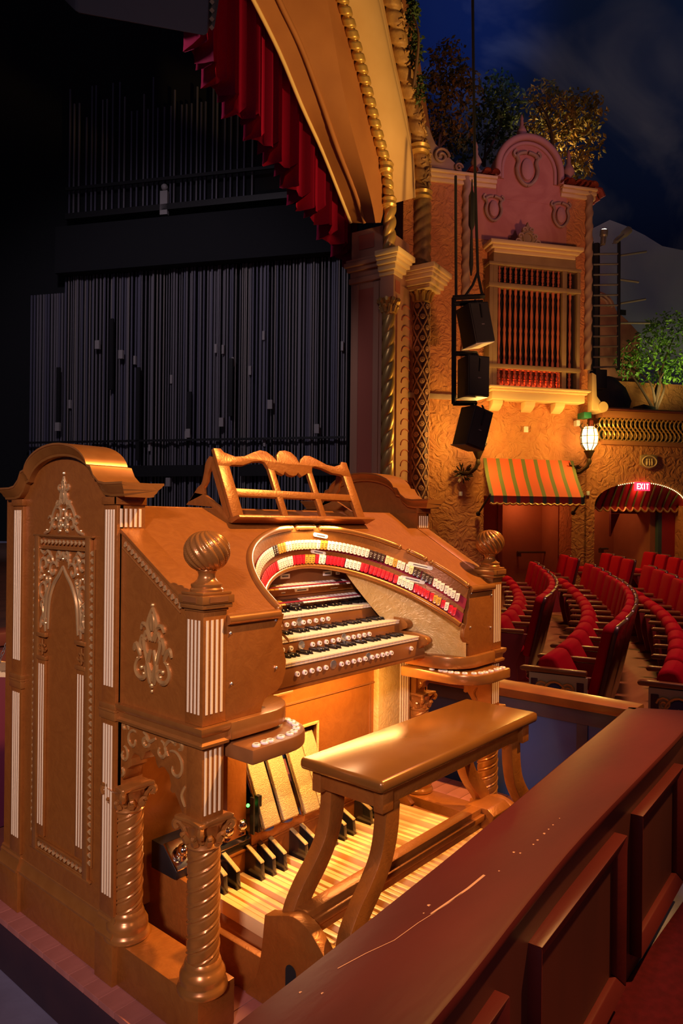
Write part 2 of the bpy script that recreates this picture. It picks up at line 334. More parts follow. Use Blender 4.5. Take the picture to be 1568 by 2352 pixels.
# far rail (runs along Y on the right of the console) with blue inner panels
FR = thing('pit_rail', 'amber lit pit rail with dark blue panels behind the organ bench', 'railing', (1.55, -0.2, -0.2))
capf = MB(); rg = []
for y in (-0.80, -0.45, 0.1, 1.6):
    x0, x1 = 1.470-0.012*(y+0.45), 1.645+0.07*(y+0.45)*0.6
    rg.append([(x0, y, ZR-0.05), (x0-0.004, y, ZR-0.035), (x0, y, ZR-0.006), (x0+0.01, y, ZR), (x1-0.01, y, ZR), (x1, y, ZR-0.01), (x1, y, ZR-0.05)])
capf.loft(rg, True, True).build('cap', 'rail_far', FR)
MB().box(1.505, 1.60, -0.80, 1.6, -0.2, ZR-0.048).build('wall', 'blue_stile', FR)
MB().box(1.488, 1.51, -0.80, 1.6, ZR-0.13, ZR-0.05).build('top_rail', 'blue_stile', FR, bevel=0.003)
for ya, yb in ((-0.80, -0.56), (-0.50, -0.03), (0.03, 0.50), (0.56, 1.0)):
    MB().box(1.500, 1.507, ya, yb, -0.15, ZR-0.13).build('blue_board', 'blue_panel', FR)
    MB().box(1.492, 1.51, yb, yb+0.06, -0.2, ZR-0.13).build('stile', 'blue_stile', FR, bevel=0.003)
# carpet by the camera
tag(slab('aisle_carpet', -4.0, 3.2, -6.0, -1.09, -0.2, -0.192, 'carpet'), 'deep red carpet beside the outside of the maroon pit rail', 'carpet', kind='structure')
# house floor with rake (grid)
def floor_z(x, y): return -0.2+0.055*max(0.0, x-7.4)
rows = [[(1.6+0.5*i, -6+0.6*j, floor_z(1.6+0.5*i, 0)) for i in range(33)] for j in range(26)]
struct(MB().grid(rows).build('floor', 'house_floor', smooth=60), None)
# stage apron and floor
AP = thing('stage_apron', 'dark red panelled stage front behind the left side of the console', 'stage', (-2.5, 1.5, -0.2))
MB().box(-7, 1.3, 1.64, 1.75, -0.2, 0.90).build('front_board', 'apron_wood', AP)
for i in range(5): MB().box(-2.55+0.75*i-1.2, -1.9+0.75*i-1.2, 1.625, 1.64, -0.05, 0.72).build('apron_panel', 'apron_red', AP, bevel=0.003)
MB().box(-7, 1.3, 1.62, 1.80, 0.86, 0.93).build('nosing', 'apron_wood', AP, bevel=0.01)
struct(MB().prism([(-9, 1.7), (1.3, 1.7), (4.6, 3.4), (8.1, 5.95), (10.9, 9.4), (14, 14), (-9, 18)], 'Z', 0.80, 0.92).build('floor', 'stage_floor'))
# chain stanchion and loose board at far left
CH = thing('safety_chain', 'short bluish steel chain hanging at the stage edge left of the console', 'chain', (-0.9, 1.2, 0.95))
p0, p1 = P(26, 1452, 3.05), P(-6, 1530, 2.95)
for i in range(9):
    c = p0.lerp(p1, i/8); a = (p1-p0).normalized(); b = a.cross(Vector((0, 0, 1)) if i % 2 else Vector((1, 0.3, 0))).normalized()
    MB().tube([c+a*(0.011*math.cos(k*PI/5))+b*(0.006*math.sin(k*PI/5)) for k in range(11)], 0.0021, 5, False).build('chain_link', 'steel', CH)
tag(MB().hexa([P(-10, 1555, 3.0), P(30, 1556, 3.0), P(30, 1548, 3.0), P(-10, 1540, 3.0)], [p+Vector((0.10, 0.25, 0.0)) for p in (P(-10, 1555, 3.0), P(30, 1556, 3.0), P(30, 1548, 3.0), P(-10, 1540, 3.0))]).build('timber_board', 'pedal_wood'), 'pale timber board lying at the stage edge under the chain', 'board')
tag(MB().tube([P(-6, 1985, 2.9), P(4, 1968, 2.92), P(12, 1972, 2.9), P(20, 1958, 2.92), P(8, 1995, 2.88), P(-5, 2015, 2.85)], 0.012, 8).build('blue_cable', 'blue_tarp'), 'bright blue cable coil behind the left foot of the console', 'cable')
# ================================================================ organ console
OC = thing('organ_console', 'gold theatre organ console with carved scrollwork, three manuals and horseshoe stop rail', 'organ', (0, 0.2, 0))
TH = 0.592
def hoodz(y): return 1.440+TH*y
def flutes(parent, s, face, a, z0, z1, n, w, pos):
    """vertical pale flutes; face 'X' = on plane X=s*pos spread over a=(y0,y1); face 'Y' on plane Y=pos spread over x"""
    a0, a1 = a; st = (a1-a0)/n
    for i in range(n):
        c = a0+st*(i+0.5); m = MB(); r = w/2
        k = 5
        prof = [(c+r*math.cos(PI*j/k), r*0.45*math.sin(PI*j/k)) for j in range(k+1)]
        top = []
        if face == 'X': rings = [[(s*(pos+d), u, z) for u, d in prof] for z in (z0, z1)]
        else: rings = [[(s*u, pos-d, z) for u, d in prof] for z in (z0, z1)]
        m.loft(rings, True, True); m.build('flute', 'flute', parent)
def spiral_col(name, s, x, y, z0, z1, r, parent, hand=1):
    m = MB(); n = 54; K = 150; rings = []
    for k in range(K+1):
        z = z0+(z1-z0)*k/K; ring = []
        for i in range(n):
            th = 2*PI*i/n; ph = (3*th*hand-(z-z0)*2*PI*3/0.132) % (2*PI)   # three-start thread
            ph2 = (ph*1.0) % (2*PI)
            g = -0.0030*math.exp(-((ph2-PI)/0.42)**2)+0.0026*math.exp(-((ph2-PI-0.85)/0.5)**2)-0.0030*math.exp(-((ph2-PI-1.7)/0.42)**2)
            ring.append((s*x+(r+g)*math.cos(th), y+(r+g)*math.sin(th), z))
        rings.append(ring)
    m.loft(rings, True, True)
    c = m.build(name, 'gold_smooth', parent, smooth=60)
    return c
def capital(s, x, y, z0, z1, r, parent, cname='capital'):
    h = z1-z0; m = MB()
    m.lathe([(r+0.004, 0), (r+0.007, 0.006), (r+0.003, 0.012), (r*0.98, 0.016), (r*1.02, h*0.45), (r*1.25, h*0.75), (r*1.45, h*0.86)], (s*x, y, z0), 20)
    c = m.build(cname, 'gold_smooth', parent)
    w = r*1.62
    # abacus with concave sides
    pts = []
    for q in range(4):
        a = PI/4+q*PI/2; ca, sa = math.cos(a), math.sin(a)
        pts += [(ca*w*1.34-sa*0.012, sa*w*1.34+ca*0.012)] if False else []
        c0 = (w*math.cos(a)*1.24, w*math.sin(a)*1.24); c1 = (w*math.cos(a+PI/2)*1.24, w*math.sin(a+PI/2)*1.24)
        for t in (0.06, 0.25, 0.5, 0.75, 0.94):
            k = 1-0.16*math.sin(PI*t); pts.append(((c0[0]+(c1[0]-c0[0])*t)*k, (c0[1]+(c1[1]-c0[1])*t)*k))
    MB().prism([(s*x+px, y+py) for px, py in pts], 'Z', z1-h*0.14, z1).build('abacus', 'gold_smooth', c, bevel=0.003)
    lf = MB()
    for q in range(8):
        a = q*PI/4+PI/8; R0 = r*1.0
        st = [(R0*1.03, 0.016), (R0*1.08, h*0.30), (R0*1.30, h*0.46), (R0*1.42, h*0.40)]
        path = [(s*x+rr*math.cos(a), y+rr*math.sin(a), z0+zz) for rr, zz in smooth2(st, 3)]
        lf.tube(path, [0.012, 0.013, 0.014, 0.014, 0.013, 0.012, 0.011, 0.010, 0.008, 0.006], 6)
    for q in range(4):
        a = q*PI/2+PI/4
        st = [(r*1.05, h*0.3), (r*1.25, h*0.6), (r*1.6, h*0.82), (r*1.8, h*0.74), (r*1.7, h*0.60), (r*1.55, h*0.66)]
        path = [(s*x+rr*math.cos(a), y+rr*math.sin(a), z0+zz) for rr, zz in smooth2(st, 3)]
        lf.tube(path, 0.010, 6)
    lf.build('acanthus_leaf', 'gold_smooth', c)
    return c
def colbase(s, x, y, z0, r, parent):
    MB().lathe([(r*1.50, 0), (r*1.52, 0.008), (r*1.46, 0.016), (r*1.36, 0.022), (r*1.34, 0.028), (r*1.38, 0.036), (r*1.36, 0.048), (r*1.22, 0.060), (r*1.12, 0.066), (r*1.13, 0.072), (r*1.08, 0.080), (r, 0.086)], (s*x, y, z0), 28).build('column_base', 'gold_smooth', parent, smooth=50)
def orn(s, X, curves, r, parent, name='scroll_ornament', mirror=None, m='gold_smooth', beads=(), split=False):
    if split:
        for c in curves: orn(s, X, [c], r, parent, name, mirror, m)
        return
    """tube relief on plane X: curves in (y,z); mirror about y=mirror"""
    b = MB()
    def add(c, rr):
        n = len(c); rad = [rr*(0.45+0.55*math.sin(PI*min(1, max(0, (i+0.6)/(n))))**0.6) for i in range(n)]
        b.tube([(s*(X), y, z) for y, z in c], rad, 6)
    for c in curves:
        add(c, r)
        if mirror is not None: add([(2*mirror-y, z) for y, z in c], r)
    for (y, z, q) in beads:
        for yy in ([y] if mirror is None or abs(y-mirror) < 1e-6 else [y, 2*mirror-y]):
            b.lathe([(q*math.sin(PI*k/5)+1e-5, -q*math.cos(PI*k/5)) for k in range(6)], (s*X, yy, z), 7)
    return b.build(name, m, parent)
def bead_band(s, X, p0, p1, w, parent, pitch=0.026):
    """two rows of diagonal beads = pierced guilloche strip"""
    b = MB(); p0 = Vector((0, *p0)); p1 = Vector((0, *p1)); L_ = (p1-p0).length; t = (p1-p0)/L_; n = Vector((0, -t.z, t.y)); k = int(L_/pitch)
    for i in range(k):
        c = p0+t*(L_*(i+0.5)/k)
        for sg in (-1, 1):
            a = c+n*(sg*w*0.22)-t*(pitch*0.30); e = c+n*(sg*w*0.22*-0.2)+t*(pitch*0.30)
            b.tube([(s*X, a.y, a.z), (s*(X+0.002), (a.y+e.y)/2, (a.z+e.z)/2), (s*X, e.y, e.z)], [0.003, 0.0058, 0.003], 5)
    tag(b.build('bead_band', 'gold_highlight', parent), kind='stuff')
    f = MB()
    for sg in (-1, 1):
        q = n*(sg*w*0.5); f.tube([(s*X, (p0+q).y, (p0+q).z), (s*X, (p1+q).y, (p1+q).z)], 0.0035, 5)
    f.build('band_fillet', 'gold_smooth', parent)

for s in (-1, 1):
    D = s == -1         # the left end faces the camera and carries the full ornament
    # ---- end pavilion
    EP = MB().box(*sorted((s*0.893, s*0.800)), 0.052, 0.86, 0.14, 1.552).build('end_pavilion', 'gold', OC)
    BL = MB()
    for y0, y1, xo in ((0.045, 0.150, 0.912), (0.150, 0.700, 0.900), (0.700, 0.86, 0.912)): BL.box(*sorted((s*xo, s*0.79)), y0, y1, 0, 0.150)
    BL.build('plinth', 'gold', EP, bevel=0.002)
    mo = MB()
    prof = [(0.0, 0.150), (0.0, 0.158), (-0.004, 0.163), (-0.007, 0.176), (-0.014, 0.190), (-0.013, 0.200), (-0.018, 0.206), (-0.018, 0.214), (-0.024, 0.218)]
    for y0, y1, xo in ((0.045, 0.145, 0.918), (0.145, 0.705, 0.908), (0.705, 0.86, 0.918)):
        mo.prism([(0, 0)], 'Y', 0, 0) if False else None
        mo.prism([(s*(xo+a), z) for a, z in prof]+[(s*0.80, 0.218), (s*0.80, 0.150)], 'Y', y0, y1)
    mo.build('base_moulding', 'gold_smooth', EP)
    if D: pass
    for y0, y1 in ((0.052, 0.134), (0.699, 0.783)):
        PL = MB().box(*sorted((s*0.905, s*0.88)), y0, y1, 0.218, 1.551).build('pilaster', 'gold', EP, bevel=0.002)
        flutes(PL, s, 'X', (y0+0.012, y1-0.010), 0.96, 1.535, 4, 0.010, 0.905)
        flutes(PL, s, 'X', (y0+0.012, y1-0.010), 0.28, 0.835, 4, 0.010, 0.905)
        MB().box(*sorted((s*0.910, s*0.87)), y0-0.004, y1+0.004, 1.551, 1.577).build('pilaster_cap', 'gold', PL, bevel=0.002)
        MB().box(*sorted((s*0.911, s*0.88)), y0-0.006, y1+0.006, 0.853, 0.880).box(*sorted((s*0.914, s*0.88)), y0-0.008, y1+0.008, 0.880, 0.888).box(*sorted((s*0.911, s*0.88)), y0-0.006, y1+0.006, 0.888, 0.905).build('pilaster_band', 'gold_smooth', PL, bevel=0.002)
    # front face of the pavilion: flutes under the cap
    flutes(EP, s, 'Y', (0.810, 0.898), 1.478, 1.538, 5, 0.010, 0.052)
    MB().box(*sorted((s*0.910, s*0.797)), 0.046, 0.062, 1.551, 1.577).build('front_cap', 'gold', EP, bevel=0.002)
    MB().box(*sorted((s*0.893, s*0.826)), 0.0445, 0.048, 1.562, 1.567).build('cap_inlay', 'rail_wood', EP)
    # ---- arched cornice: profile swept along the broken arch
    yc = 0.415
    half = [(0.405, 0.0), (0.340, 0.0), (0.300, 0.006), (0.268, 0.028), (0.248, 0.058), (0.232, 0.062), (0.216, 0.062), (0.214, 0.066)]
    arcp = [(0.226*math.cos(a), 0.050+0.098*math.sin(a)) for a in [math.radians(8+82*i/8) for i in range(9)]]
    pathh = half[:6]+arcp
    path = [(yc-y, z) for y, z in pathh]+[(yc+y, z) for y, z in reversed(pathh[:-1])]
    prof = [(0.0, 0.0), (0.010, 0.002), (0.012, 0.010), (0.016, 0.014), (0.020, 0.024), (0.028, 0.033), (0.030, 0.038), (0.033, 0.040), (0.033, 0.047), (0.0, 0.047)]
    cr = MB(); rings = []
    for i, (y, z) in enumerate(path):
        ring = []
        fy = (y-yc)/0.405
        for a, b in prof:
            e = a if abs(fy) > 0.9 else 0.0
            ring.append((s*(0.903+a), y+(math.copysign(a, fy) if i in (0, len(path)-1) else 0), 1.575+z+b*(1.0 if True else 1)))
        for a, b in reversed(prof):
            ring.append((s*(0.812-a), y+(math.copysign(a, fy) if i in (0, len(path)-1) else 0), 1.575+z+b))
        rings.append(ring)
    cr.loft(rings, True, True).build('arched_cornice', 'gold_smooth', EP, smooth=28)
    tym = [(y, 1.576+z) for y, z in path]+[(0.86, 1.576), (0.86, 1.552), (0.052, 1.552), (0.052, 1.576)]
    MB().prism(tym, 'X', s*0.893, s*0.815).build('tympanum', 'gold', EP)
    if D:
        # ---- end panel frame and ornament
        FRM = MB()
        X = 0.893
        for a in ((0.580, 0.600, 0.330, 1.442), (0.222, 0.242, 0.330, 1.442)): FRM.box(-X-0.012, -X, a[0]-0.006, a[1]+0.006, a[2]-0.05, a[3])
        FRM.box(-X-0.012, -X, 0.20, 0.62, 1.438, 1.446).box(-X-0.010, -X, 0.22, 0.60, 1.392, 1.400)
        FRM.box(-X-0.012, -X, 0.20, 0.62, 0.275, 0.284).box(-X-0.010, -X, 0.24, 0.58, 0.318, 0.326)
        FP = FRM.build('panel_frame', 'gold_smooth', EP, bevel=0.002)
        bead_band(-1, X+0.004, (0.60, 1.419), (0.225, 1.419), 0.036, FP)
        bead_band(-1, X+0.004, (0.612, 0.33), (0.612, 1.40), 0.026, FP); bead_band(-1, X+0.004, (0.212, 0.33), (0.212, 1.40), 0.026, FP)
        bead_band(-1, X+0.004, (0.60, 0.301), (0.225, 0.301), 0.032, FP)
        for yy in (0.548, 0.272):   # slender inner pilasters with little capitals
            ip = MB().box(-X-0.010, -X, yy-0.028, yy+0.028, 0.34, 0.985).build('inner_pilaster', 'gold', FP, bevel=0.002)
            flutes(ip, -1, 'X', (yy-0.024, yy+0.024), 0.38, 0.97, 3, 0.008, X+0.010)
            MB().box(-X-0.014, -X, yy-0.033, yy+0.033, 0.985, 1.0).box(-X-0.016, -X, yy-0.034, yy+0.034, 1.07, 1.085).build('inner_capital', 'gold_smooth', ip, bevel=0.002)
            orn(-1, X+0.006, [spiral(yy-0.012, 1.032, 0.018, 0.006, 200, 520), spiral(yy+0.012, 1.032, 0.018, 0.006, -20, -340), [(yy, 1.005), (yy, 1.03), (yy, 1.06)]], 0.005, ip, 'capital_scroll')
        # tracery of the pointed arch
        m_ = 0.41
        cur = [smooth2([(0.515, 1.10), (0.506, 1.20), (0.475, 1.265), (0.435, 1.305), (0.41, 1.335)]),
               smooth2([(0.535, 1.09), (0.535, 1.16), (0.525, 1.22), (0.50, 1.27)]),
               spiral(0.545, 1.245, 0.040, 0.010, 250, 610), spiral(0.478, 1.318, 0.032, 0.008, 160, -200), spiral(0.545, 1.335, 0.034, 0.008, -60, 300),
               smooth2([(0.575, 1.39), (0.545, 1.375), (0.515, 1.385), (0.49, 1.36)]), smooth2([(0.41, 1.385), (0.425, 1.365), (0.45, 1.36), (0.452, 1.335)]),
               smooth2([(0.572, 1.10), (0.562, 1.13), (0.548, 1.155), (0.56, 1.19)]), spiral(0.552, 1.13, 0.022, 0.006, 90, 400), spiral(0.548, 1.19, 0.020, 0.005, -60, 280), spiral(0.512, 1.285, 0.018, 0.005, 30, -280), spiral(0.505, 1.352, 0.022, 0.006, 200, -130), spiral(0.437, 1.372, 0.018, 0.005, -90, 250), smooth2([(0.545, 1.215), (0.525, 1.235), (0.53, 1.262), (0.515, 1.275)]), spiral(0.566, 1.292, 0.018, 0.005, 120, -200)]
        orn(-1, X+0.002, cur, 0.0075, FP, 'arch_tracery', mirror=m_, m='gold_highlight', beads=[(0.545, 1.295, 0.006), (0.512, 1.31, 0.006), (0.53, 1.12, 0.006), (0.41, 1.36, 0.006), (0.56, 1.17, 0.005)])
        # pyramid ornament in the tympanum
        cur = [smooth2([(0.41, 1.655), (0.418, 1.62), (0.409, 1.59), (0.41, 1.56)]), smooth2([(0.405, 1.60), (0.39, 1.575), (0.355, 1.545), (0.335, 1.52), (0.328, 1.497)]),
               spiral(0.385, 1.618, 0.020, 0.006, 60, -260), spiral(0.375, 1.52, 0.026, 0.008, 120, -200), spiral(0.352, 1.482, 0.026, 0.006, 30, 330),
               spiral(0.318, 1.495, 0.020, 0.005, 150, -150), smooth2([(0.33, 1.485), (0.31, 1.46), (0.27, 1.45)]), smooth2([(0.395, 1.535), (0.388, 1.50), (0.395, 1.475), (0.375, 1.455)]), spiral(0.372, 1.562, 0.018, 0.005, 60, -260), spiral(0.39, 1.478, 0.016, 0.005, 0, 320), smooth2([(0.405, 1.615), (0.425, 1.60), (0.43, 1.575), (0.415, 1.555)])]
        orn(-1, X+0.002, cur, 0.0070, FP, 'crest_ornament', mirror=0.41, m='gold_highlight', beads=[(0.41, 1.665, 0.007), (0.41, 1.64, 0.006), (0.41, 1.535, 0.007), (0.41, 1.505, 0.006), (0.41, 1.48, 0.008), (0.36, 1.505, 0.006), (0.388, 1.46, 0.006), (0.345, 1.50, 0.006), (0.29, 1.462, 0.005)])
    # ---- wing side below the hood
    WG = MB().prism([(0.06, 0.905), (0.06, hoodz(0.06)-0.012), (-0.30, hoodz(-0.30)-0.012), (-0.30, 0.905)], 'X', s*0.888, s*0.80).build('wing_side', 'gold', OC)
    MB().prism([(0.052, hoodz(0.052)+0.004), (0.052, hoodz(0.052)-0.012), (-0.300, hoodz(-0.300)-0.012), (-0.300, hoodz(-0.300)+0.004)], 'X', s*0.894, s*0.803).build('wing_cap', 'gold', WG, bevel=0.002)
    if D:
        bead_band(-1, 0.889, (0.035, hoodz(0.035)-0.034), (-0.275, hoodz(-0.275)-0.034), 0.034, WG, 0.022)
        m_ = -0.128
        cur = [smooth2([(-0.128, 1.268), (-0.112, 1.235), (-0.104, 1.20), (-0.118, 1.165), (-0.128, 1.15)]), smooth2([(-0.128, 1.245), (-0.120, 1.215), (-0.124, 1.185)]),
               smooth2([(-0.118, 1.17), (-0.100, 1.20), (-0.078, 1.205), (-0.068, 1.185)]), smooth2([(-0.115, 1.15), (-0.098, 1.18), (-0.085, 1.15), (-0.10, 1.09), (-0.12, 1.04), (-0.128, 1.01)]),
               smooth2([(-0.120, 1.12), (-0.105, 1.06), (-0.118, 1.0)]), spiral(-0.078, 1.042, 0.046, 0.012, 75, -250, 20), smooth2([(-0.066, 1.09), (-0.055, 1.115), (-0.040, 1.13), (-0.030, 1.105)]),
               smooth2([(-0.098, 1.15), (-0.076, 1.16), (-0.066, 1.135), (-0.075, 1.11)])]
        _zf = lambda z: (z-1.275)*0.88+1.240
        cur = [[(y, _zf(z)) for y, z in c] for c in cur]
        orn(-1, 0.890, cur, 0.0088, WG, 'fleuron_ornament', mirror=m_, m='gold_soft_highlight', beads=[(a, _zf(b), c) for a, b, c in [(-0.128, 1.275, 0.008), (-0.073, 1.05, 0.008), (-0.085, 1.03, 0.007), (-0.128, 0.995, 0.009), (-0.128, 0.975, 0.006), (-0.050, 1.08, 0.006)]])
    # ---- mid band (moulded string course) along side and front
    mb = MB(); prof = [(0.0, 0.853), (0.012, 0.853), (0.014, 0.862), (0.006, 0.868), (0.008, 0.884), (0.016, 0.892), (0.020, 0.902), (0.020, 0.912), (0.0, 0.912)]
    pth = [(0.888, 0.048), (0.888, -0.372), (0.80, -0.372)]
    rings = []
    for j, (x, y) in enumerate(pth):
        rings.append([(s*(x+(a if j < 2 else 0)), y-(a if j > 0 else 0), z) for a, z in prof])
    mb.loft(rings, True, True).build('string_course', 'gold_smooth', OC, smooth=25)
    # ---- corner post, cap and finial
    PO = MB().box(*sorted((s*0.890, s*0.803)), -0.372, -0.290, 0.912, 1.242).build('corner_post', 'gold', OC, bevel=0.002)
    flutes(PO, s, 'X', (-0.362, -0.296), 0.945, 1.215, 4, 0.009, 0.890)
    flutes(PO, s, 'Y', (0.812, 0.884), 0.945, 1.215, 4, 0.0095, -0.372)
    cp = MB()
    for e, z0, z1 in ((0.004, 1.240, 1.248), (0.012, 1.248, 1.262), (0.016, 1.262, 1.287), (0.010, 1.287, 1.296)):
        cp.box(*sorted((s*(0.890+e), s*(0.803-e))), -0.372-e, -0.290+e, z0, z1)
    CP = cp.build('post_cap', 'gold_smooth', PO, bevel=0.003)
    MB().box(*sorted((s*0.880, s*0.813)), -0.3905, -0.380, 1.267, 1.283).box(*sorted((s*0.9085, s*0.90)), -0.36, -0.30, 1.267, 1.283).build('cap_inlay', 'rail_wood', CP)
    fx, fy = s*0.8465, -0.331
    MB().lathe([(0.048, 0), (0.049, 0.006), (0.044, 0.011), (0.046, 0.016), (0.046, 0.021), (0.036, 0.026), (0.028, 0.034), (0.024, 0.046), (0.027, 0.056), (0.032, 0.060), (0.030, 0.066)], (fx, fy, 1.296), 24).build('finial_stem', 'gold_smooth', CP)
    rings = []; n = 96; K = 32
    for k in range(K+1):
        ph = PI*k/K; zz = -math.cos(ph)*0.060; rr = 0.0655*math.sin(ph)**0.9+0.0012; ring = []
        for i in range(n):
            th = 2*PI*i/n; g = 0.0085*abs(math.sin(8*(th+1.9*(k/K)*1.1)))**0.8
            ring.append((fx+(rr-0.0065*min(1, math.sin(ph)*2)+g*min(1, math.sin(ph)*2))*math.cos(th), fy+(rr-0.0065*min(1, math.sin(ph)*2)+g*min(1, math.sin(ph)*2))*math.sin(th), 1.412+zz))
        rings.append(ring)
    MB().loft(rings, True, True).build('finial_ball', 'gold_smooth', CP, smooth=80)
    # ---- lower post, bracket with pierced scrollwork, columns, front plinth
    LPO = MB().box(*sorted((s*0.886, s*0.806)), -0.368, -0.296, 0.640, 0.853).build('lower_post', 'gold', OC, bevel=0.002)
    flutes(LPO, s, 'Y', (0.812, 0.882), 0.655, 0.84, 4, 0.009, -0.368)
    br = [(-0.30, 0.853), (0.060, 0.853), (0.060, 0.668), (0.045, 0.660), (0.030, 0.676), (0.020, 0.700), (-0.005, 0.715), (-0.002, 0.738), (-0.020, 0.760), (-0.045, 0.758), (-0.055, 0.745), (-0.068, 0.752), (-0.080, 0.775), (-0.105, 0.787), (-0.132, 0.772), (-0.140, 0.752), (-0.152, 0.742), (-0.160, 0.752), (-0.180, 0.752), (-0.205, 0.735), (-0.214, 0.708), (-0.210, 0.690), (-0.222, 0.684), (-0.232, 0.690), (-0.245, 0.675), (-0.262, 0.650), (-0.270, 0.640), (-0.300, 0.640)]
    BR = MB().prism(br, 'X', s*0.880, s*0.820).build('pierced_bracket', 'gold', OC, bevel=0.0015)
    if True:
        cur = [spiral(-0.165, 0.800, 0.030, 0.010, 90, 400), smooth2([(-0.135, 0.83), (-0.105, 0.815), (-0.09, 0.83), (-0.07, 0.838)]), spiral(-0.235, 0.765, 0.050, 0.012, 60, 360, 20), spiral(-0.255, 0.83, 0.022, 0.006, 0, 300), smooth2([(-0.20, 0.79), (-0.185, 0.815), (-0.21, 0.84), (-0.23, 0.835)]),
               spiral(-0.085, 0.812, 0.020, 0.007, 180, 520), spiral(-0.015, 0.800, 0.034, 0.010, 120, -200), spiral(0.035, 0.745, 0.026, 0.008, 90, 420), spiral(0.030, 0.835, 0.018, 0.006, 200, -120), smooth2([(-0.285, 0.72), (-0.27, 0.69), (-0.285, 0.66)]), smooth2([(0.045, 0.70), (0.035, 0.685), (0.05, 0.67)])]
        orn(s, 0.880, cur, 0.0068, BR, 'bracket_scroll', m='gold_soft_highlight', split=True)
        if not D: orn(s, 0.820, cur, 0.0055, BR, 'bracket_scroll', split=True)
    for (cx_, cy_, nm) in ((0.846, -0.330, 'front'), (0.846, 0.062, 'rear')):
        z0 = 0.137 if nm == 'front' else 0.140
        c = spiral_col('spiral_column', s, cx_, cy_, z0+0.080, 0.552, 0.048, OC)
        capital(s, cx_, cy_, 0.552, 0.642, 0.047, c); colbase(s, cx_, cy_, z0, 0.049, c)
    MB().box(*sorted((s*0.893, s*0.757)), -0.370, 0.070, 0, 0.137).build('front_plinth', 'gold', OC, bevel=0.003)

# ---- hood: slope plane with an elliptical opening, built as a strip between opening edge and outline
A_, B_, N_ = 0.585, 0.435, 2.1
def sup(t, a, b, n, y0=-0.372):
    c, q = math.cos(t), math.sin(t)
    return (a*math.copysign(abs(c)**(2/n), c), y0+b*abs(q)**(2/n))
NT = 72
U = [sup(PI*i/NT, A_, B_, N_) for i in range(NT+1)]
inner = [(x, y, hoodz(y)) for x, y in U]
outer = []
for i, (x, y) in enumerate(U):
    t = PI*i/NT; dx, dy = math.cos(t), math.sin(t)
    k = min(0.803/abs(dx) if abs(dx) > 1e-6 else 9, (0.19+0.372)/dy if dy > 1e-6 else 9)
    X_, Y_ = dx*k, -0.372+dy*k; outer.append((X_, Y_, hoodz(Y_)))
hd = MB(); low = lambda pts, d: [(x, y, z-d) for x, y, z in pts]
hd.grid([inner, outer]); hd.grid([low(inner, 0.016), low(outer, 0.016)]); hd.grid([inner, low(inner, 0.016)]); hd.grid([outer, low(outer, 0.016)])
# corners of the outline
for sg in (0, 1):
    o = [p for p in outer if abs(p[1]-0.19) < 1e-6]; e = outer[[abs(p[1]-0.19) < 1e-6 for p in outer].index(True)-1] if sg == 0 else None
    xs = 0.803*(1 if sg == 0 else -1)
    side = [p for p in outer if abs(abs(p[0])-0.803) < 1e-6 and p[0]*xs > 0]; tops = [p for p in outer if abs(p[1]-0.19) < 1e-6 and p[0]*xs > 0]
    a = max(side, key=lambda p: p[1]); b = max(tops, key=lambda p: abs(p[0])); hd.add([a, (xs, 0.19, hoodz(0.19)), b], [(0, 1, 2)])
HOOD = hd.build('hood', 'gold', OC, smooth=20, weld=True)
MB().box(-0.803, 0.803, 0.185, 0.80, 1.0, hoodz(0.19)).build('case_back', 'gold', OC, bevel=0.004)
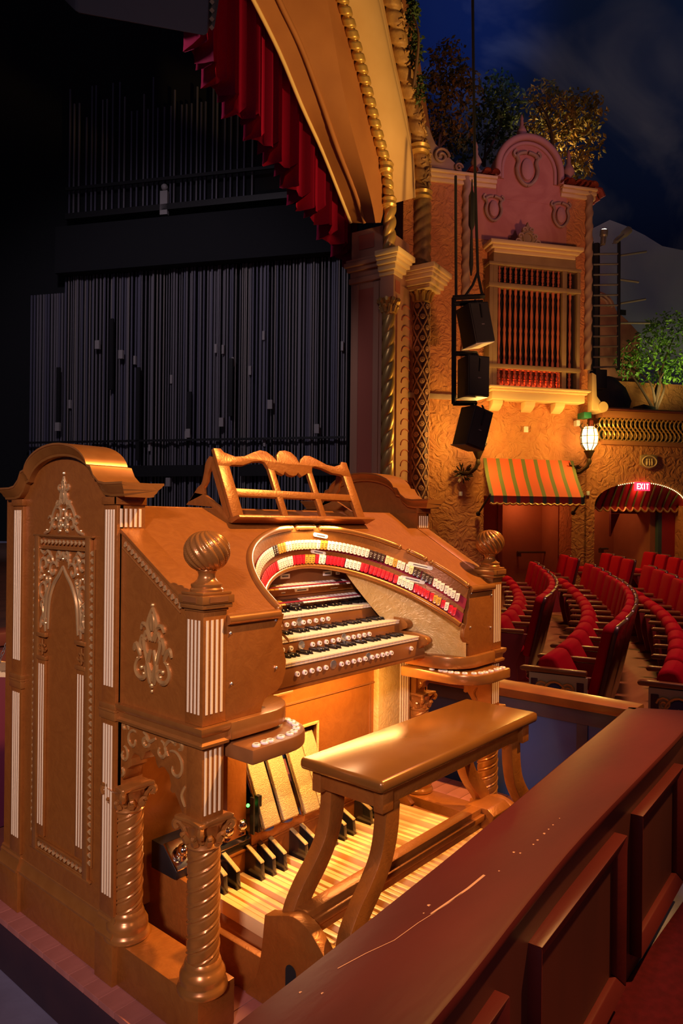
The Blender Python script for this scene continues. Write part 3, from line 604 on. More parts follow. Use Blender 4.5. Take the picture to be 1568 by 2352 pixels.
# bullnose along the front edge of each wing shelf and around the horseshoe
bull = [(0.012*math.cos(a), 0.012*math.sin(a)) for a in [2*PI*k/10 for k in range(10)]]
for s in (-1, 1):
    MB().tube([(s*0.803, -0.374, hoodz(-0.374)-0.009), (s*0.592, -0.374, hoodz(-0.374)-0.009)], 0.0155, 12).build('front_bullnose', 'gold_smooth', HOOD)
    # front face of wing between post and keyboards: shaped cheek
    pr = [(0.803, 0.912), (0.803, 1.208), (0.590, 1.208), (0.590, 1.130), (0.575, 1.105), (0.570, 1.06), (0.548, 1.030), (0.545, 1.0), (0.570, 0.970), (0.590, 0.965), (0.592, 0.912)]
    if s == -1: pr = [(0.803, 0.912), (0.803, 1.208), (0.566, 1.208), (0.576, 1.17), (0.571, 1.11), (0.555, 1.055), (0.557, 1.02), (0.572, 0.985), (0.592, 0.966), (0.625, 0.958), (0.648, 0.948), (0.658, 0.930), (0.660, 0.912)]
    WC = MB().prism([(s*x, z) for x, z in pr], 'Y', -0.352, -0.372).build('wing_front', 'gold', OC, bevel=0.002)
    for sx, sz in ((0.785, 1.02), (0.605, 1.19), (0.600, 1.04), (0.79, 1.17)): MB().lathe([(0.005, -0.002), (0.005, 0.002), (0.003, 0.004)], (0, 0, 0), 8).build('screw_head', 'silver', WC, M=Matrix.Translation((s*sx, -0.373, sz)) @ Matrix.Rotation(PI/2, 4, 'X'))
    # shelf that carries the curved string course, rounded towards the player
    arc = [(0.80, -0.392)]+[(0.64-0.16*math.sin(a), -0.232-0.16*math.cos(a)) for a in [math.radians(90*k/8) for k in range(9)]]+[(0.48, -0.10), (0.80, -0.10)]
    MB().prism([(s*x, y) for x, y in arc], 'Z', 0.858, 0.912).build('wing_shelf', 'gold_smooth', OC, bevel=0.006)
    # piston box under it
    arc = [(0.79, -0.475)]+[(0.635-0.155*math.sin(a), -0.320-0.155*math.cos(a)) for a in [math.radians(90*k/10) for k in range(11)]]+[(0.48, -0.08), (0.79, -0.08)]
    PB = MB().prism([(s*x, y) for x, y in arc], 'Z', 0.800, 0.846).build('piston_box', 'rail_wood' if s == -1 else 'gold_smooth', OC, bevel=0.008)
    edge = smooth2([(0.755, -0.452)]+[(0.635-0.128*math.sin(a), -0.320-0.128*math.cos(a)) for a in [math.radians(90*k/5) for k in range(6)]]+[(0.507, -0.20)], 6)
    acc = [0]
    for a, b in zip(edge, edge[1:]): acc.append(acc[-1]+math.hypot(b[0]-a[0], b[1]-a[1]))
    pmesh = MB().lathe([(0.013, 0), (0.013, 0.005), (0.011, 0.007), (0.001, 0.006)], (0, 0, 0), 14).mesh('thumb_piston', 'piston')
    pmark = MB().box(-0.005, 0.005, -0.0012, 0.0012, 0.0072, 0.0076).mesh('engraving', 'print')
    for q in range(13):
        sl = acc[-1]*(q+0.3)/13; i = max(k for k in range(len(acc)) if acc[k] <= sl)
        po = inst('thumb_piston', pmesh, PB, Matrix.Translation((s*edge[i][0], edge[i][1], 0.846)))
        inst('engraving', pmark, po, Matrix.Translation((s*edge[i][0], edge[i][1], 0.846)) @ Matrix.Rotation(-0.7+0.15*q, 4, 'Z'))
    MB().box(*sorted((s*0.60, s*0.55)), -0.285, -0.262, 0.846, 0.848).build('label_plate', 'tab_white', PB)

# ---- stop rail: ruled band between the hood opening and the lower lip
Lw = [sup(PI*i/NT, 0.513, 0.457, 1.9) for i in range(NT+1)]
def band(i, v, off=0.0):
    """point on the stop board at index i (float), v 0 top .. 1 bottom"""
    k = min(int(i), NT-1); f = i-k
    ux = U[k][0]*(1-f)+U[k+1][0]*f; uy = U[k][1]*(1-f)+U[k+1][1]*f; lx = Lw[k][0]*(1-f)+Lw[k+1][0]*f; ly = Lw[k][1]*(1-f)+Lw[k+1][1]*f
    a = Vector((ux, uy, hoodz(uy)-0.004)); b = Vector((lx, ly, 1.257+0.56*ly)); p = a.lerp(b, v)
    if off:
        c = Vector((0, -0.372, 0)); n = Vector((c.x-p.x, c.y-p.y, 0)); n = n.normalized() if n.length > 1e-6 else Vector((0, -1, 0)); n.z = 0.35; p = p+n.normalized()*off
    return p
SB = MB().grid([[tuple(band(i, v)) for i in range(NT+1)] for v in (0, 0.28)]).build('stop_board', 'gold', OC, smooth=60)
MB().grid([[tuple(band(i, v)) for i in range(NT+1)] for v in (0.54, 0.65)]).build('divider_rail', 'gold', SB, smooth=60)
MB().grid([[tuple(band(i, v, -0.004)) for i in range(NT-6)] for v in (0.27, 0.55)]).build('felt_strip', 'red_felt', SB, smooth=60)
MB().grid([[tuple(band(i, v, -0.004)) for i in range(NT-6)] for v in (0.64, 0.92)]).build('felt_strip', 'red_felt', SB, smooth=60)
MB().tube([tuple(band(i, 0.945, 0.002)) for i in range(NT-9)], 0.0115, 10).build('lower_lip', 'gold_smooth', SB, smooth=60)
# moulding around the opening, broken by ramped end blocks like the original
def mould(i0, i1):
    n = max(4, int((i1-i0)*1.5)); pts = [band(i0+(i1-i0)*k/n, 0.0) for k in range(n+1)]
    rr = [0.0125]*len(pts); rr[0] = 0.009; rr[-1] = 0.009
    pts = [p+Vector((0, 0, 0.006)) for p in pts]
    MB().tube(pts, rr, 10).build('rim_moulding', 'gold_smooth', SB, smooth=60)
    for e in (pts[0], pts[-1]): MB().lathe([(0.0125*math.sin(PI*k/6)+1e-5, -0.0125*math.cos(PI*k/6)) for k in range(7)], e, 10).build('rim_volute', 'gold_smooth', SB)
def idx_for_px(px, v=0.0):
    return min((abs(proj(band(i*0.25, v))[0]-px), i*0.25) for i in range(0, NT*4) if proj(band(i*0.25, v))[1] < 1400 and i*0.25 < NT*0.72)[1]
br_ = [idx_for_px(x) for x in (1074, 990, 975, 938, 918, 735, 720, 682, 668)]
mould(0.3, br_[1]); mould(br_[2], br_[3]); mould(br_[4], br_[5]); mould(br_[6], br_[7]); mould(br_[8], NT-0.3)
# stop tablets
def tab_mesh(name, m, w, h):
    b = MB(); n = 5
    prof = [(-w/2, 0), (w/2, 0), (w/2, -h*0.84)]+[(w/2*math.cos(PI*k/n), -h*0.84-h*0.16*math.sin(PI*k/n)) for k in range(1, n)]+[(-w/2, -h*0.84)]
    b.prism([(x, z) for x, z in prof], 'Y', 0, -0.004); return b.mesh(name, m, bevel=0.0006)
def tab_row(v0, v1, seq, i0, i1, n, pm_white):
    ms = {}
    # spacing even in arc length
    vm = (v0+v1)/2; pts = [band(i0+(i1-i0)*k/400, vm) for k in range(401)]; acc = [0]
    for a, b in zip(pts, pts[1:]): acc.append(acc[-1]+(b-a).length)
    pitch = acc[-1]/n; k = 0
    for j in range(n):
        sl = pitch*(j+0.5)
        while acc[k+1] < sl: k += 1
        i = i0+(i1-i0)*(k+0.5)/400
        top, bot = band(i, v0, 0.004), band(i, v1, 0.009); h = (top-bot).length; t = (pts[min(k+2, 400)]-pts[max(k-2, 0)]).normalized()
        z = (top-bot).normalized(); xx = -t; xx = (xx-z*xx.dot(z)).normalized(); yy = z.cross(xx)
        M = Matrix(((xx.x, yy.x, z.x, top.x), (xx.y, yy.y, z.y, top.y), (xx.z, yy.z, z.z, top.z), (0, 0, 0, 1)))
        c = seq(j/n, proj(pts[k])[0])
        if c is None: continue
        if c not in ms: ms[c] = tab_mesh('stop_tablet', c, pitch*0.88, 0.040)
        o = inst('stop_tablet', ms[c], SB, M)
        pmx = 'print_white' if c == 'tab_black' else ('print_red' if c == 'tab_red' else 'print')
        key = 'p'+pmx
        if key not in ms: ms[key] = MB().box(-pitch*0.30, pitch*0.28, -0.0046, -0.0041, -0.014, -0.0125).box(-pitch*0.25, pitch*0.2, -0.0046, -0.0041, -0.021, -0.0198).box(-pitch*0.12, pitch*0.12, -0.0046, -0.0041, -0.031, -0.028).mesh('engraving', pmx)
        inst('engraving', ms[key], o, M)
def seq_up(u, px):
    for a, b, c in ((0, 878, None), (878, 888, 'x')): pass
    T = [(592, 'tab_white'), (605, 'tab_white'), (625, 'tab_white'), (635, 'tab_black'), (655, 'tab_amber'), (668, 'tab_white'), (680, 'tab_cream'), (690, 'tab_cream'), (722, 'tab_cream'), (732, 'tab_white'), (748, 'tab_amber'), (848, 'tab_white'), (880, 'tab_black'), (885, None), (903, 'tab_cream'), (912, 'tab_amber'), (942, 'tab_white'), (950, 'tab_cream'), (1000, 'tab_black'), (1056, 'tab_white')]
    for x, c in T:
        if px < x: return c
    return None
def seq_lo(u, px):
    T = [(633, 'tab_red'), (672, 'tab_white'), (700, 'tab_red'), (718, 'tab_amber'), (726, 'tab_red'), (745, 'tab_white'), (787, 'tab_red'), (826, 'tab_white'), (872, 'tab_red'), (877, None), (910, 'tab_red'), (948, 'tab_white'), (996, 'tab_red'), (1014, 'tab_amber'), (1024, 'tab_red'), (1032, 'tab_white'), (1052, 'tab_red')]
    for x, c in T:
        if px < x: return c
    return None
tab_row(0.29, 0.53, seq_up, 0.6, NT-4, 78, None)
tab_row(0.655, 0.90, seq_lo, 0.6, NT-4, 76, None)
# name plates on the stop board
def plate(px, v, w, h, name='name_plate'):
    i = idx_for_px(px, v); p = band(i, v, 0.003); t = (band(i+0.5, v)-band(i-0.5, v)).normalized(); z = (band(i, v-0.1)-band(i, v+0.1)).normalized()
    xx = -t; xx = (xx-z*xx.dot(z)).normalized(); yy = z.cross(xx); M = Matrix(((xx.x, yy.x, z.x, p.x), (xx.y, yy.y, z.y, p.y), (xx.z, yy.z, z.z, p.z), (0, 0, 0, 1)))
    k = 8; pr = [(w/2-h/2+h/2*math.cos(-PI/2+PI*j/k), h/2*math.sin(-PI/2+PI*j/k)) for j in range(k+1)]; pr += [(-x, -z_) for x, z_ in pr]
    o = MB().prism(pr, 'Y', 0, -0.002).build(name, 'tab_white', SB, M=M)
    MB().box(-w*0.28, w*0.28, -0.0026, -0.002, -h*0.14, h*0.14).build('engraving', 'speaker_grey', o, M=M)
plate(736, 0.17, 0.086, 0.017); plate(729, 0.595, 0.086, 0.015); plate(966, 0.19, 0.115, 0.018); plate(948, 0.595, 0.115, 0.018)

# ---- inner walls, backboards, manuals
iw = MB()
seg = [i for i in range(0, 26)]
for rng in (range(0, 27), range(NT-26, NT+1)):
    top = [band(i, 0.97, -0.012) for i in rng]; top = [Vector((p.x*1.075, p.y, p.z)) for p in top]; iw = MB()
    iw.grid([[tuple(p) for p in top], [(p.x*1.0, p.y, (1.02 if p.x < 0 and p.y < -0.2 else 0.905)+(p.z-(1.02 if p.x < 0 and p.y < -0.2 else 0.905))*min(1, max(0, (min(k_, NT-k_)-11)/15.0))) for k_, p in zip(rng, top)]]).build('inner_wall', 'gold_pale', OC, smooth=60)
BB = MB().prism([(0.105, 1.10), (0.105, 1.31), (0.150, 1.31), (0.150, 1.10)], 'X', -0.55, 0.55).build('coupler_board', 'rail_wood', OC)
MB().prism([(0.098, 1.195), (0.106, 1.225), (0.112, 1.225), (0.112, 1.195)], 'X', -0.50, 0.50).build('board_strip', 'gold', BB)
for zc, n, x0, x1, seqc in ((1.243, 26, -0.36, 0.29, lambda q: 'tab_amber' if q < 8 else ('tab_black' if 22 < q < 25 else 'tab_white')), (1.178, 30, -0.40, 0.37, lambda q: 'tab_amber' if q < 11 else ('tab_black' if q < 15 else 'tab_white'))):
    MB().box(x0-0.01, x1+0.01, 0.070, 0.106, zc-0.010, zc-0.006).build('coupler_felt', 'red_felt', BB)
    ms = {}
    for q in range(n):
        c = seqc(q); x = x0+(x1-x0)*(q+0.5)/n
        if c not in ms: ms[c] = MB().box(-(x1-x0)/n*0.44, (x1-x0)/n*0.44, -0.042, 0.0, -0.003, 0.002).mesh('coupler_tablet', c, bevel=0.001)
        inst('coupler_tablet', ms[c], BB, Matrix.Translation((x, 0.104, zc)) @ Matrix.Rotation(math.radians(22), 4, 'X'))
def flatplate(x, z, w, h, rnd=False, m='tab_white', y=0.104):
    o = MB().box(x-w/2, x+w/2, y-0.003, y+0.002, z-h/2, z+h/2).build('name_plate', m, BB, bevel=0.004 if rnd else 0.0008)
    MB().box(x-w*0.33, x+w*0.33, y-0.0036, y-0.003, z-h*0.16, z+h*0.16).build('engraving', 'speaker_grey', o)
flatplate(-0.09, 1.275, 0.055, 0.020); flatplate(0.175, 1.275, 0.055, 0.020); flatplate(0.245, 1.272, 0.025, 0.012); flatplate(0.01, 1.212, 0.085, 0.018, True); flatplate(-0.10, 1.205, 0.025, 0.011); flatplate(0.22, 1.203, 0.05, 0.012); flatplate(0.385, 1.203, 0.04, 0.018); flatplate(-0.03, 1.150, 0.06, 0.020, False, 'silver')
MAN = [(-0.218, 1.004), (-0.112, 1.066), (0.0, 1.134)]
NW = 0.8450/36
# natural key meshes: one plain shape with a lipped front
nat = MB().box(-NW/2+0.0006, NW/2-0.0006, 0.0, 0.140, -0.016, 0.0).box(-NW/2+0.0006, NW/2-0.0006, -0.003, 0.004, -0.005, 0.0).mesh('natural_key', 'key_white', bevel=0.0006)
shp = MB().hexa([(-0.0055, 0.048, 0), (0.0055, 0.048, 0), (0.0055, 0.14, 0), (-0.0055, 0.14, 0)], [(-0.0042, 0.056, 0.012), (0.0042, 0.056, 0.012), (0.0042, 0.14, 0.010), (-0.0042, 0.14, 0.010)]).mesh('sharp_key', 'key_black', bevel=0.001)
pst = MB().lathe([(0.0095, 0), (0.0095, 0.007), (0.0085, 0.009), (0.004, 0.0085), (0.001, 0.0085)], (0, 0, 0), 14).mesh('piston', 'piston')
pnum = MB().lathe([(0.0038, 0.0), (0.0036, 0.0006), (0.0005, 0.0006)], (0, 0, 0), 8).mesh('engraving', 'speaker_grey')
PX = [[-0.344, -0.305, -0.267, -0.228, -0.19, -0.10, -0.063, -0.026, 0.01, 0.045, 0.09, 0.125, 0.16, 0.19, 0.22, 0.365], [-0.40, -0.36, -0.315, -0.27, -0.15, -0.11, -0.07, -0.03, 0.005, 0.065, 0.10, 0.135, 0.17, 0.205], [-0.46, -0.42, -0.30, -0.26, -0.22, -0.18, -0.14, -0.085, -0.05, -0.01, 0.03, 0.065]]
for k, (y, z) in enumerate(MAN):
    KB = MB().box(-0.445, 0.445, y+0.012, y+0.20, z-0.030, z-0.018).build('manual', 'red_felt', OC)
    sl = MB().prism([(y+0.004, z-0.018), (y+0.002, z-0.066 if k else z-0.086), (y+0.03, z-0.066 if k else z-0.086), (y+0.03, z-0.018)], 'X', -0.445 if k else -0.50, 0.445 if k else 0.475).build('key_slip', 'rail_wood', KB, bevel=0.002)
    MB().box(-0.44, 0.44, y+0.003, y+0.01, z-0.0175, z-0.0145).build('under_key_strip', 'key_black', KB)  # thin black strip under the key fronts
    for j in range(36):
        inst('natural_key', nat, KB, Matrix.Translation((-0.4225+NW*(j+0.5), y, z)))
        if j % 7 in (0, 1, 3, 4, 5) and j < 35: inst('sharp_key', shp, KB, Matrix.Translation((-0.4225+NW*(j+1), y, z)))
    zc = z-0.047 if k == 0 else z-0.040
    for x in PX[k]:
        M = Matrix.Translation((x, y+0.003, zc)) @ Matrix.Rotation(PI/2, 4, 'X'); po = inst('piston', pst, sl, M); inst('engraving', pnum, po, M @ Matrix.Translation((0, 0, 0.0085)))
    for x in ((-0.145, 0.068) if k == 0 else ((-0.21, 0.04) if k == 1 else (-0.105,))):
        MB().lathe([(0.018, 0), (0.017, 0.003), (0.006, 0.004), (0.001, 0.004)], (0, 0, 0), 9).build('rosette_plate', 'silver', sl, M=Matrix.Translation((x, y+0.003, zc+0.004)) @ Matrix.Rotation(PI/2, 4, 'X'))
    for s in (1,):
        pr = smooth2([(y-0.004, z+0.004), (y-0.030, z-0.004), (y-0.042, z-0.020), (y-0.034, z-0.036), (y-0.014, z-0.044), (y+0.004, z-0.058), (y+0.010, z-0.066)], 4)+[(y+0.12, z-0.066), (y+0.12, z+0.012), (y+0.04, z+0.012)]
        MB().prism(pr, 'X', s*0.427, s*0.470).build('key_cheek', 'gold_smooth', KB, bevel=0.002)
# ---- knee space: kneeboard, pillars, swell shoes, toe studs
KN = MB()
KN.box(-0.80, -0.42, 0.235, 0.26, 0.10, 0.90).box(-0.425, -0.325, 0.105, 0.13, 0.10, 0.90).box(0.122, 0.80, 0.105, 0.13, 0.10, 0.90).box(-0.325, 0.122, 0.105, 0.13, 0.628, 0.90)
KNO = KN.build('kneeboard', 'gold', OC)
MB().box(-0.50, 0.50, -0.212, 0.12, 0.900, 0.918).build('key_bed', 'gold', OC, bevel=0.003)
MB().box(-0.325, 0.122, 0.098, 0.107, 0.622, 0.634).box(0.116, 0.126, 0.098, 0.107, 0.30, 0.634).build('opening_trim', 'gold_pale', KNO, bevel=0.002)
MB().box(-0.32, 0.12, 0.40, 0.42, 0.15, 0.65).build('swell_cavity', 'black', KNO)
MB().box(-0.42, 0.80, 0.098, 0.106, 0.735, 0.741).box(0.486, 0.492, 0.098, 0.106, 0.25, 0.735).build('panel_groove', 'rail_wood', KNO)
for s in (-1, 1):
    pl = MB().box(*sorted((s*0.52, s*0.40 if s == -1 else s*0.78)), 0.075, 0.106, 0.10, 0.90) if s == 1 else MB().box(-0.425, -0.33, 0.06, 0.12, 0.25, 0.80)
    po = pl.build('knee_pillar', 'gold_pale' if s == 1 else 'gold', KNO, bevel=0.002)
    if s == 1: flutes(po, 1, 'Y', (0.69, 0.77), 0.30, 0.85, 4, 0.012, 0.075)
MB().box(-0.24, -0.10, 0.055, 0.106, 0.815, 0.875).box(-0.25, -0.09, 0.045, 0.106, 0.80, 0.815).build('lamp_housing', 'rail_wood', KNO, bevel=0.006)
sw = MB().box(-0.042, 0.042, -0.012, 0.0, 0.0, 0.30).mesh('swell_shoe', 'brass_tread', bevel=0.004)
swp = MB().box(-0.044, 0.044, 0.0, 0.018, -0.004, 0.304).mesh('shoe_body', 'chrome', bevel=0.003)
for q in range(4):
    M = Matrix.Translation((-0.247+0.104*q, 0.0+(0.006 if q != 2 else -0.014), 0.318)) @ Matrix.Rotation(math.radians(-25), 4, 'X')
    sh = inst('swell_shoe', sw, OC, M); inst('shoe_body', swp, sh, M)
    MB().lathe([(0.030, 0), (0.032, 0.006), (0.026, 0.014), (0.016, 0.02), (0.012, 0.05)], (-0.247+0.104*q, 0.035, 0.302), 14).build('rubber_foot', 'blue_rubber', sh)
    MB().tube([(-0.247+0.104*q+0.045, 0.06, 0.33), (-0.247+0.104*q+0.05, 0.10, 0.45), (-0.247+0.104*q+0.045, 0.20, 0.52)], 0.006, 6).build('linkage_rod', 'steel', sh)
MB().tube([(-0.315, 0.09, 0.42), (-0.300, 0.16, 0.40), (-0.31, 0.2, 0.38), (-0.30, 0.12, 0.36)], 0.008, 6).build('wiring', 'iron', KNO)
MB().lathe([(0.007*math.sin(PI*k/6)+1e-5, -0.007*math.cos(PI*k/6)) for k in range(7)], (-0.312, 0.07, 0.40), 10).build('indicator_light', 'green_led', KNO)
for x in (-0.32, -0.295, -0.285): MB().box(x, x+0.008, 0.03, 0.05, 0.30, 0.44).build('linkage_plate', 'iron', KNO)
# toe stud box (sloped front) across the left, smaller at right
for s in (-1, 1):
    TB = MB().prism([(0.20, 0.245), (0.058, 0.245), (0.050, 0.275), (0.130, 0.345), (0.20, 0.345)], 'X', s*0.660, s*0.315).build('toe_stud_box', 'iron', OC, bevel=0.003)
    MB().prism([(0.044, 0.283), (0.054, 0.272), (0.136, 0.343), (0.126, 0.354)], 'X', s*0.658, s*0.317).build('stud_plate', 'chrome', TB, bevel=0.002)
    for q in range(5):
        M = Matrix.Translation((s*(0.625-0.068*q), 0.080, 0.316)) @ Matrix.Rotation(math.radians(41), 4, 'X')
        MB().lathe([(0.027, 0), (0.027, 0.006), (0.017, 0.010), (0.014, 0.018), (0.020, 0.024), (0.023, 0.034), (0.020, 0.045), (0.012, 0.052), (0.001, 0.054)], (0, 0, 0), 18).build('toe_stud', 'chrome', TB, M=M)
MB().box(-0.60, 0.60, 0.052, 0.24, 0.235, 0.247).box(-0.31, 0.31, 0.050, 0.24, 0.247, 0.300).build('toe_shelf', 'gold', OC, bevel=0.004)
# ---- music desk (leaning rack with scrolled top)
MD = thing_md = None
th = math.atan2(0.125, 0.28)
B0 = Vector((0, 0.075, 1.508)); zdir = Vector((0, math.sin(th), math.cos(th))); ydir = Vector((0, math.cos(th), -math.sin(th)))
MM = Matrix(((1, 0, 0, B0.x), (0, ydir.y, zdir.y, B0.y), (0, ydir.z, zdir.z, B0.z), (0, 0, 0, 1)))
tops = [(-0.402, 0.300), (-0.365, 0.302), (-0.352, 0.286), (-0.30, 0.272), (-0.25, 0.278), (-0.19, 0.302), (-0.15, 0.315), (-0.115, 0.312), (-0.085, 0.292), (-0.068, 0.270), (-0.060, 0.300), (-0.035, 0.322), (0, 0.328)]
tops = tops+[(-x, z) for x, z in reversed(tops[:-1])]
bots = [(-0.402, 0.225), (-0.345, 0.225), (-0.330, 0.232), (-0.27, 0.236), (-0.21, 0.256), (-0.165, 0.262), (-0.145, 0.258), (-0.130, 0.225), (-0.095, 0.222), (-0.082, 0.215), (-0.055, 0.205), (-0.04, 0.222), (-0.022, 0.208), (0, 0.204)]
bots = bots+[(-x, z) for x, z in reversed(bots[:-1])]
MD = MB().prism(tops+list(reversed(bots)), 'Y', -0.008, 0.008).build('music_desk', 'gold', OC, bevel=0.002, M=MM)
for x0, x1 in ((-0.402, -0.345), (0.345, 0.402)): MB().box(x0, x1, -0.008, 0.008, 0, 0.226).build('desk_stile', 'gold', MD, bevel=0.002, M=MM)
for x0, x1 in ((-0.134, -0.100), (0.100, 0.134)): MB().box(x0, x1, -0.0075, 0.0075, 0, 0.235).build('desk_bar', 'gold', MD, bevel=0.002, M=MM)
MB().box(-0.346, 0.346, -0.0078, 0.0078, 0.098, 0.130).build('desk_rail', 'gold', MD, bevel=0.002, M=MM)
MB().prism([(0.098, 1.512), (0.035, 1.526), (0.028, 1.516), (0.075, 1.494), (0.098, 1.496)], 'X', -0.405, 0.420).build('desk_ledge', 'gold', MD, bevel=0.002)
for s in (-1, 1):
    # pierced triangular side bracket in the YZ plane
    o_ = smooth2([(0.360, 1.566), (0.335, 1.585), (0.305, 1.615), (0.285, 1.635), (0.262, 1.650), (0.248, 1.690), (0.238, 1.730), (0.215, 1.755)], 4)
    prof = o_+[(0.196, 1.750), (0.083, 1.500), (0.095, 1.495), (0.150, 1.530)]
    prof = [(0.355, 1.568)]+o_[1:]+[(0.196, 1.752), (0.186, 1.728), (0.214, 1.700), (0.222, 1.670), (0.250, 1.640), (0.252, 1.618), (0.130, 1.552), (0.186, 1.728), (0.196, 1.752)] if False else None
    outerp = [(0.360, 1.564)]+o_
    # build as two limbs to leave the hole: sloped back limb, and base limb
    back = o_[2:]+[(0.196, 1.750), (0.205, 1.715), (0.222, 1.690), (0.228, 1.655), (0.250, 1.630), (0.246, 1.606)]
    MB().prism(back, 'X', s*0.402, s*0.386).build('desk_bracket', 'gold', MD, bevel=0.0015)
    MB().prism([(0.360, 1.566), (0.335, 1.585), (0.305, 1.615), (0.246, 1.606), (0.130, 1.545), (0.100, 1.512), (0.100, 1.497), (0.200, 1.556)], 'X', s*0.402, s*0.386).build('desk_bracket', 'gold', MD, bevel=0.0015)
    MB().prism([(0.100, 1.512), (0.130, 1.545), (0.205, 1.715), (0.196, 1.750), (0.090, 1.515)], 'X', s*0.402, s*0.386).build('desk_bracket', 'gold', MD)
# ================================================================ bench
BN = thing('organ_bench', 'polished gold organ bench with S-curved legs straddling the pedalboard', 'bench', (0, -0.55, 0))
st = MB().box(-0.520, 0.520, -0.735, -0.400, 0.705, 0.745); st.build('seat', 'bench_gold', BN, bevel=0.014, smooth=60)
MB().box(-0.440, 0.440, -0.690, -0.660, 0.640, 0.705).box(-0.440, 0.440, -0.475, -0.445, 0.640, 0.705).build('apron', 'gold', BN, bevel=0.003)
for s in (-1, 1):
    MB().box(*sorted((s*0.475, s*0.435)), -0.700, -0.435, 0.642, 0.706).box(*sorted((s*0.485, s*0.43)), -0.712, -0.675, 0.632, 0.700).box(*sorted((s*0.485, s*0.43)), -0.462, -0.425, 0.632, 0.700).build('end_block', 'gold', BN, bevel=0.004)
    lc = smooth2([(0.445, 0.640), (0.450, 0.56), (0.470, 0.49), (0.515, 0.43), (0.570, 0.375), (0.612, 0.315), (0.628, 0.255)], 5)
    ci = smooth2([(0.372, 0.640), (0.380, 0.55), (0.408, 0.465), (0.458, 0.395), (0.513, 0.340), (0.552, 0.290), (0.565, 0.245)], 5)
    for y in (-0.450, -0.672):
        MB().prism([(s*x, z) for x, z in lc]+[(s*x, z) for x, z in reversed(ci)], 'Y', y-0.023, y+0.023).build('leg', 'gold', BN, bevel=0.003)
    ep = smooth2([(-0.29, 0.0), (-0.335, 0.06), (-0.362, 0.15), (-0.378, 0.28)], 5)+smooth2([(-0.40, 0.285), (-0.44, 0.300), (-0.50, 0.318), (-0.56, 0.305), (-0.60, 0.275), (-0.635, 0.245), (-0.66, 0.262)], 4)+smooth2([(-0.672, 0.25), (-0.690, 0.13), (-0.73, 0.04), (-0.76, 0.0)], 4)
    MB().prism(ep, 'X', s*0.645, s*0.600).build('foot_panel', 'gold', BN, bevel=0.003)
    MB().box(*sorted((s*0.650, s*0.60)), -0.690, -0.672, 0.20, 0.295).build('foot_stop', 'gold_smooth', BN, bevel=0.004)
    k = 10; sl = [(-0.495+0.022*math.cos(PI*j/k), 0.150+0.022*math.sin(PI*j/k)) for j in range(k+1)]+[(-0.495+0.022*math.cos(PI+PI*j/k), 0.085+0.022*math.sin(PI+PI*j/k)) for j in range(k+1)]
    MB().prism(sl, 'X', s*0.6465, s*0.646).build('hand_slot', 'black', BN)
MB().box(-0.60, 0.60, -0.520, -0.470, 0.235, 0.320).box(-0.60, 0.60, -0.540, -0.520, 0.275, 0.300).build('stretcher', 'gold', BN, bevel=0.004)
MB().prism([(-0.44, 0.315), (-0.47, 0.322), (-0.55, 0.322), (-0.58, 0.30), (-0.56, 0.24), (-0.46, 0.23)], 'X', 0.45, 0.60).build('stretcher_end', 'gold', BN, bevel=0.006)
# ================================================================ pedalboard
PD = thing('pedalboard', 'radiating wooden pedalboard with black sharps under the organ bench', 'pedalboard', (0, -0.15, 0))
for s in (-1, 1):
    pr = [(0.32, 0.0), (0.32, 0.20)]+smooth2([(0.05, 0.20), (0.02, 0.235), (-0.015, 0.235), (-0.03, 0.19), (-0.06, 0.165), (-0.10, 0.150), (-0.62, 0.150)], 3)+[(-0.64, 0.145), (-0.64, 0.0)]
    if s == -1: pr = [(0.32, 0.0), (0.32, 0.245), (0.08, 0.245), (-0.03, 0.240), (-0.032, 0.205), (-0.06, 0.200), (-0.095, 0.155), (-0.12, 0.135), (-0.64, 0.135), (-0.64, 0.0)]
    MB().prism(pr, 'X', s*0.640, s*0.612).build('side_cheek', 'gold', PD, bevel=0.003)
MB().box(-0.61, 0.61, -0.64, 0.32, 0.03, 0.085).build('bed', 'pedal_deck', PD)
MB().box(-0.61, 0.61, -0.66, -0.580, 0.0, 0.190).build('heel_rail', 'gold', PD, bevel=0.006)
MB().box(-0.60, 0.60, 0.056, 0.080, 0.08, 0.234).build('toe_board', 'gold', PD)
def pz(x): return 0.145+0.045*(x/0.6)**2
npd = MB().box(-0.0115, 0.0115, -0.582, 0.056, -0.05, 0.0).mesh('pedal_natural', 'pedal_wood', bevel=0.003)
spd = MB().hexa([(-0.010, -0.042, 0.0), (0.010, -0.042, 0.0), (0.010, 0.056, 0.0), (-0.010, 0.056, 0.0)], [(-0.009, -0.034, 0.074), (0.009, -0.034, 0.074), (0.009, 0.056, 0.112), (-0.009, 0.056, 0.112)]).mesh('pedal_sharp', 'key_black', bevel=0.003)
scp = MB().hexa([(-0.0095, -0.036, 0.071), (0.0095, -0.036, 0.071), (0.0095, 0.054, 0.109), (-0.0095, 0.054, 0.109)], [(-0.009, -0.034, 0.0765), (0.009, -0.034, 0.0765), (0.009, 0.054, 0.1145), (-0.009, 0.054, 0.1145)]).mesh('sharp_cap', 'brass_tread', bevel=0.001)
lowk = MB().box(-0.0095, 0.0095, -0.582, 0.056, -0.05, 0.008).mesh('pedal_tail', 'pedal_wood', bevel=0.003)
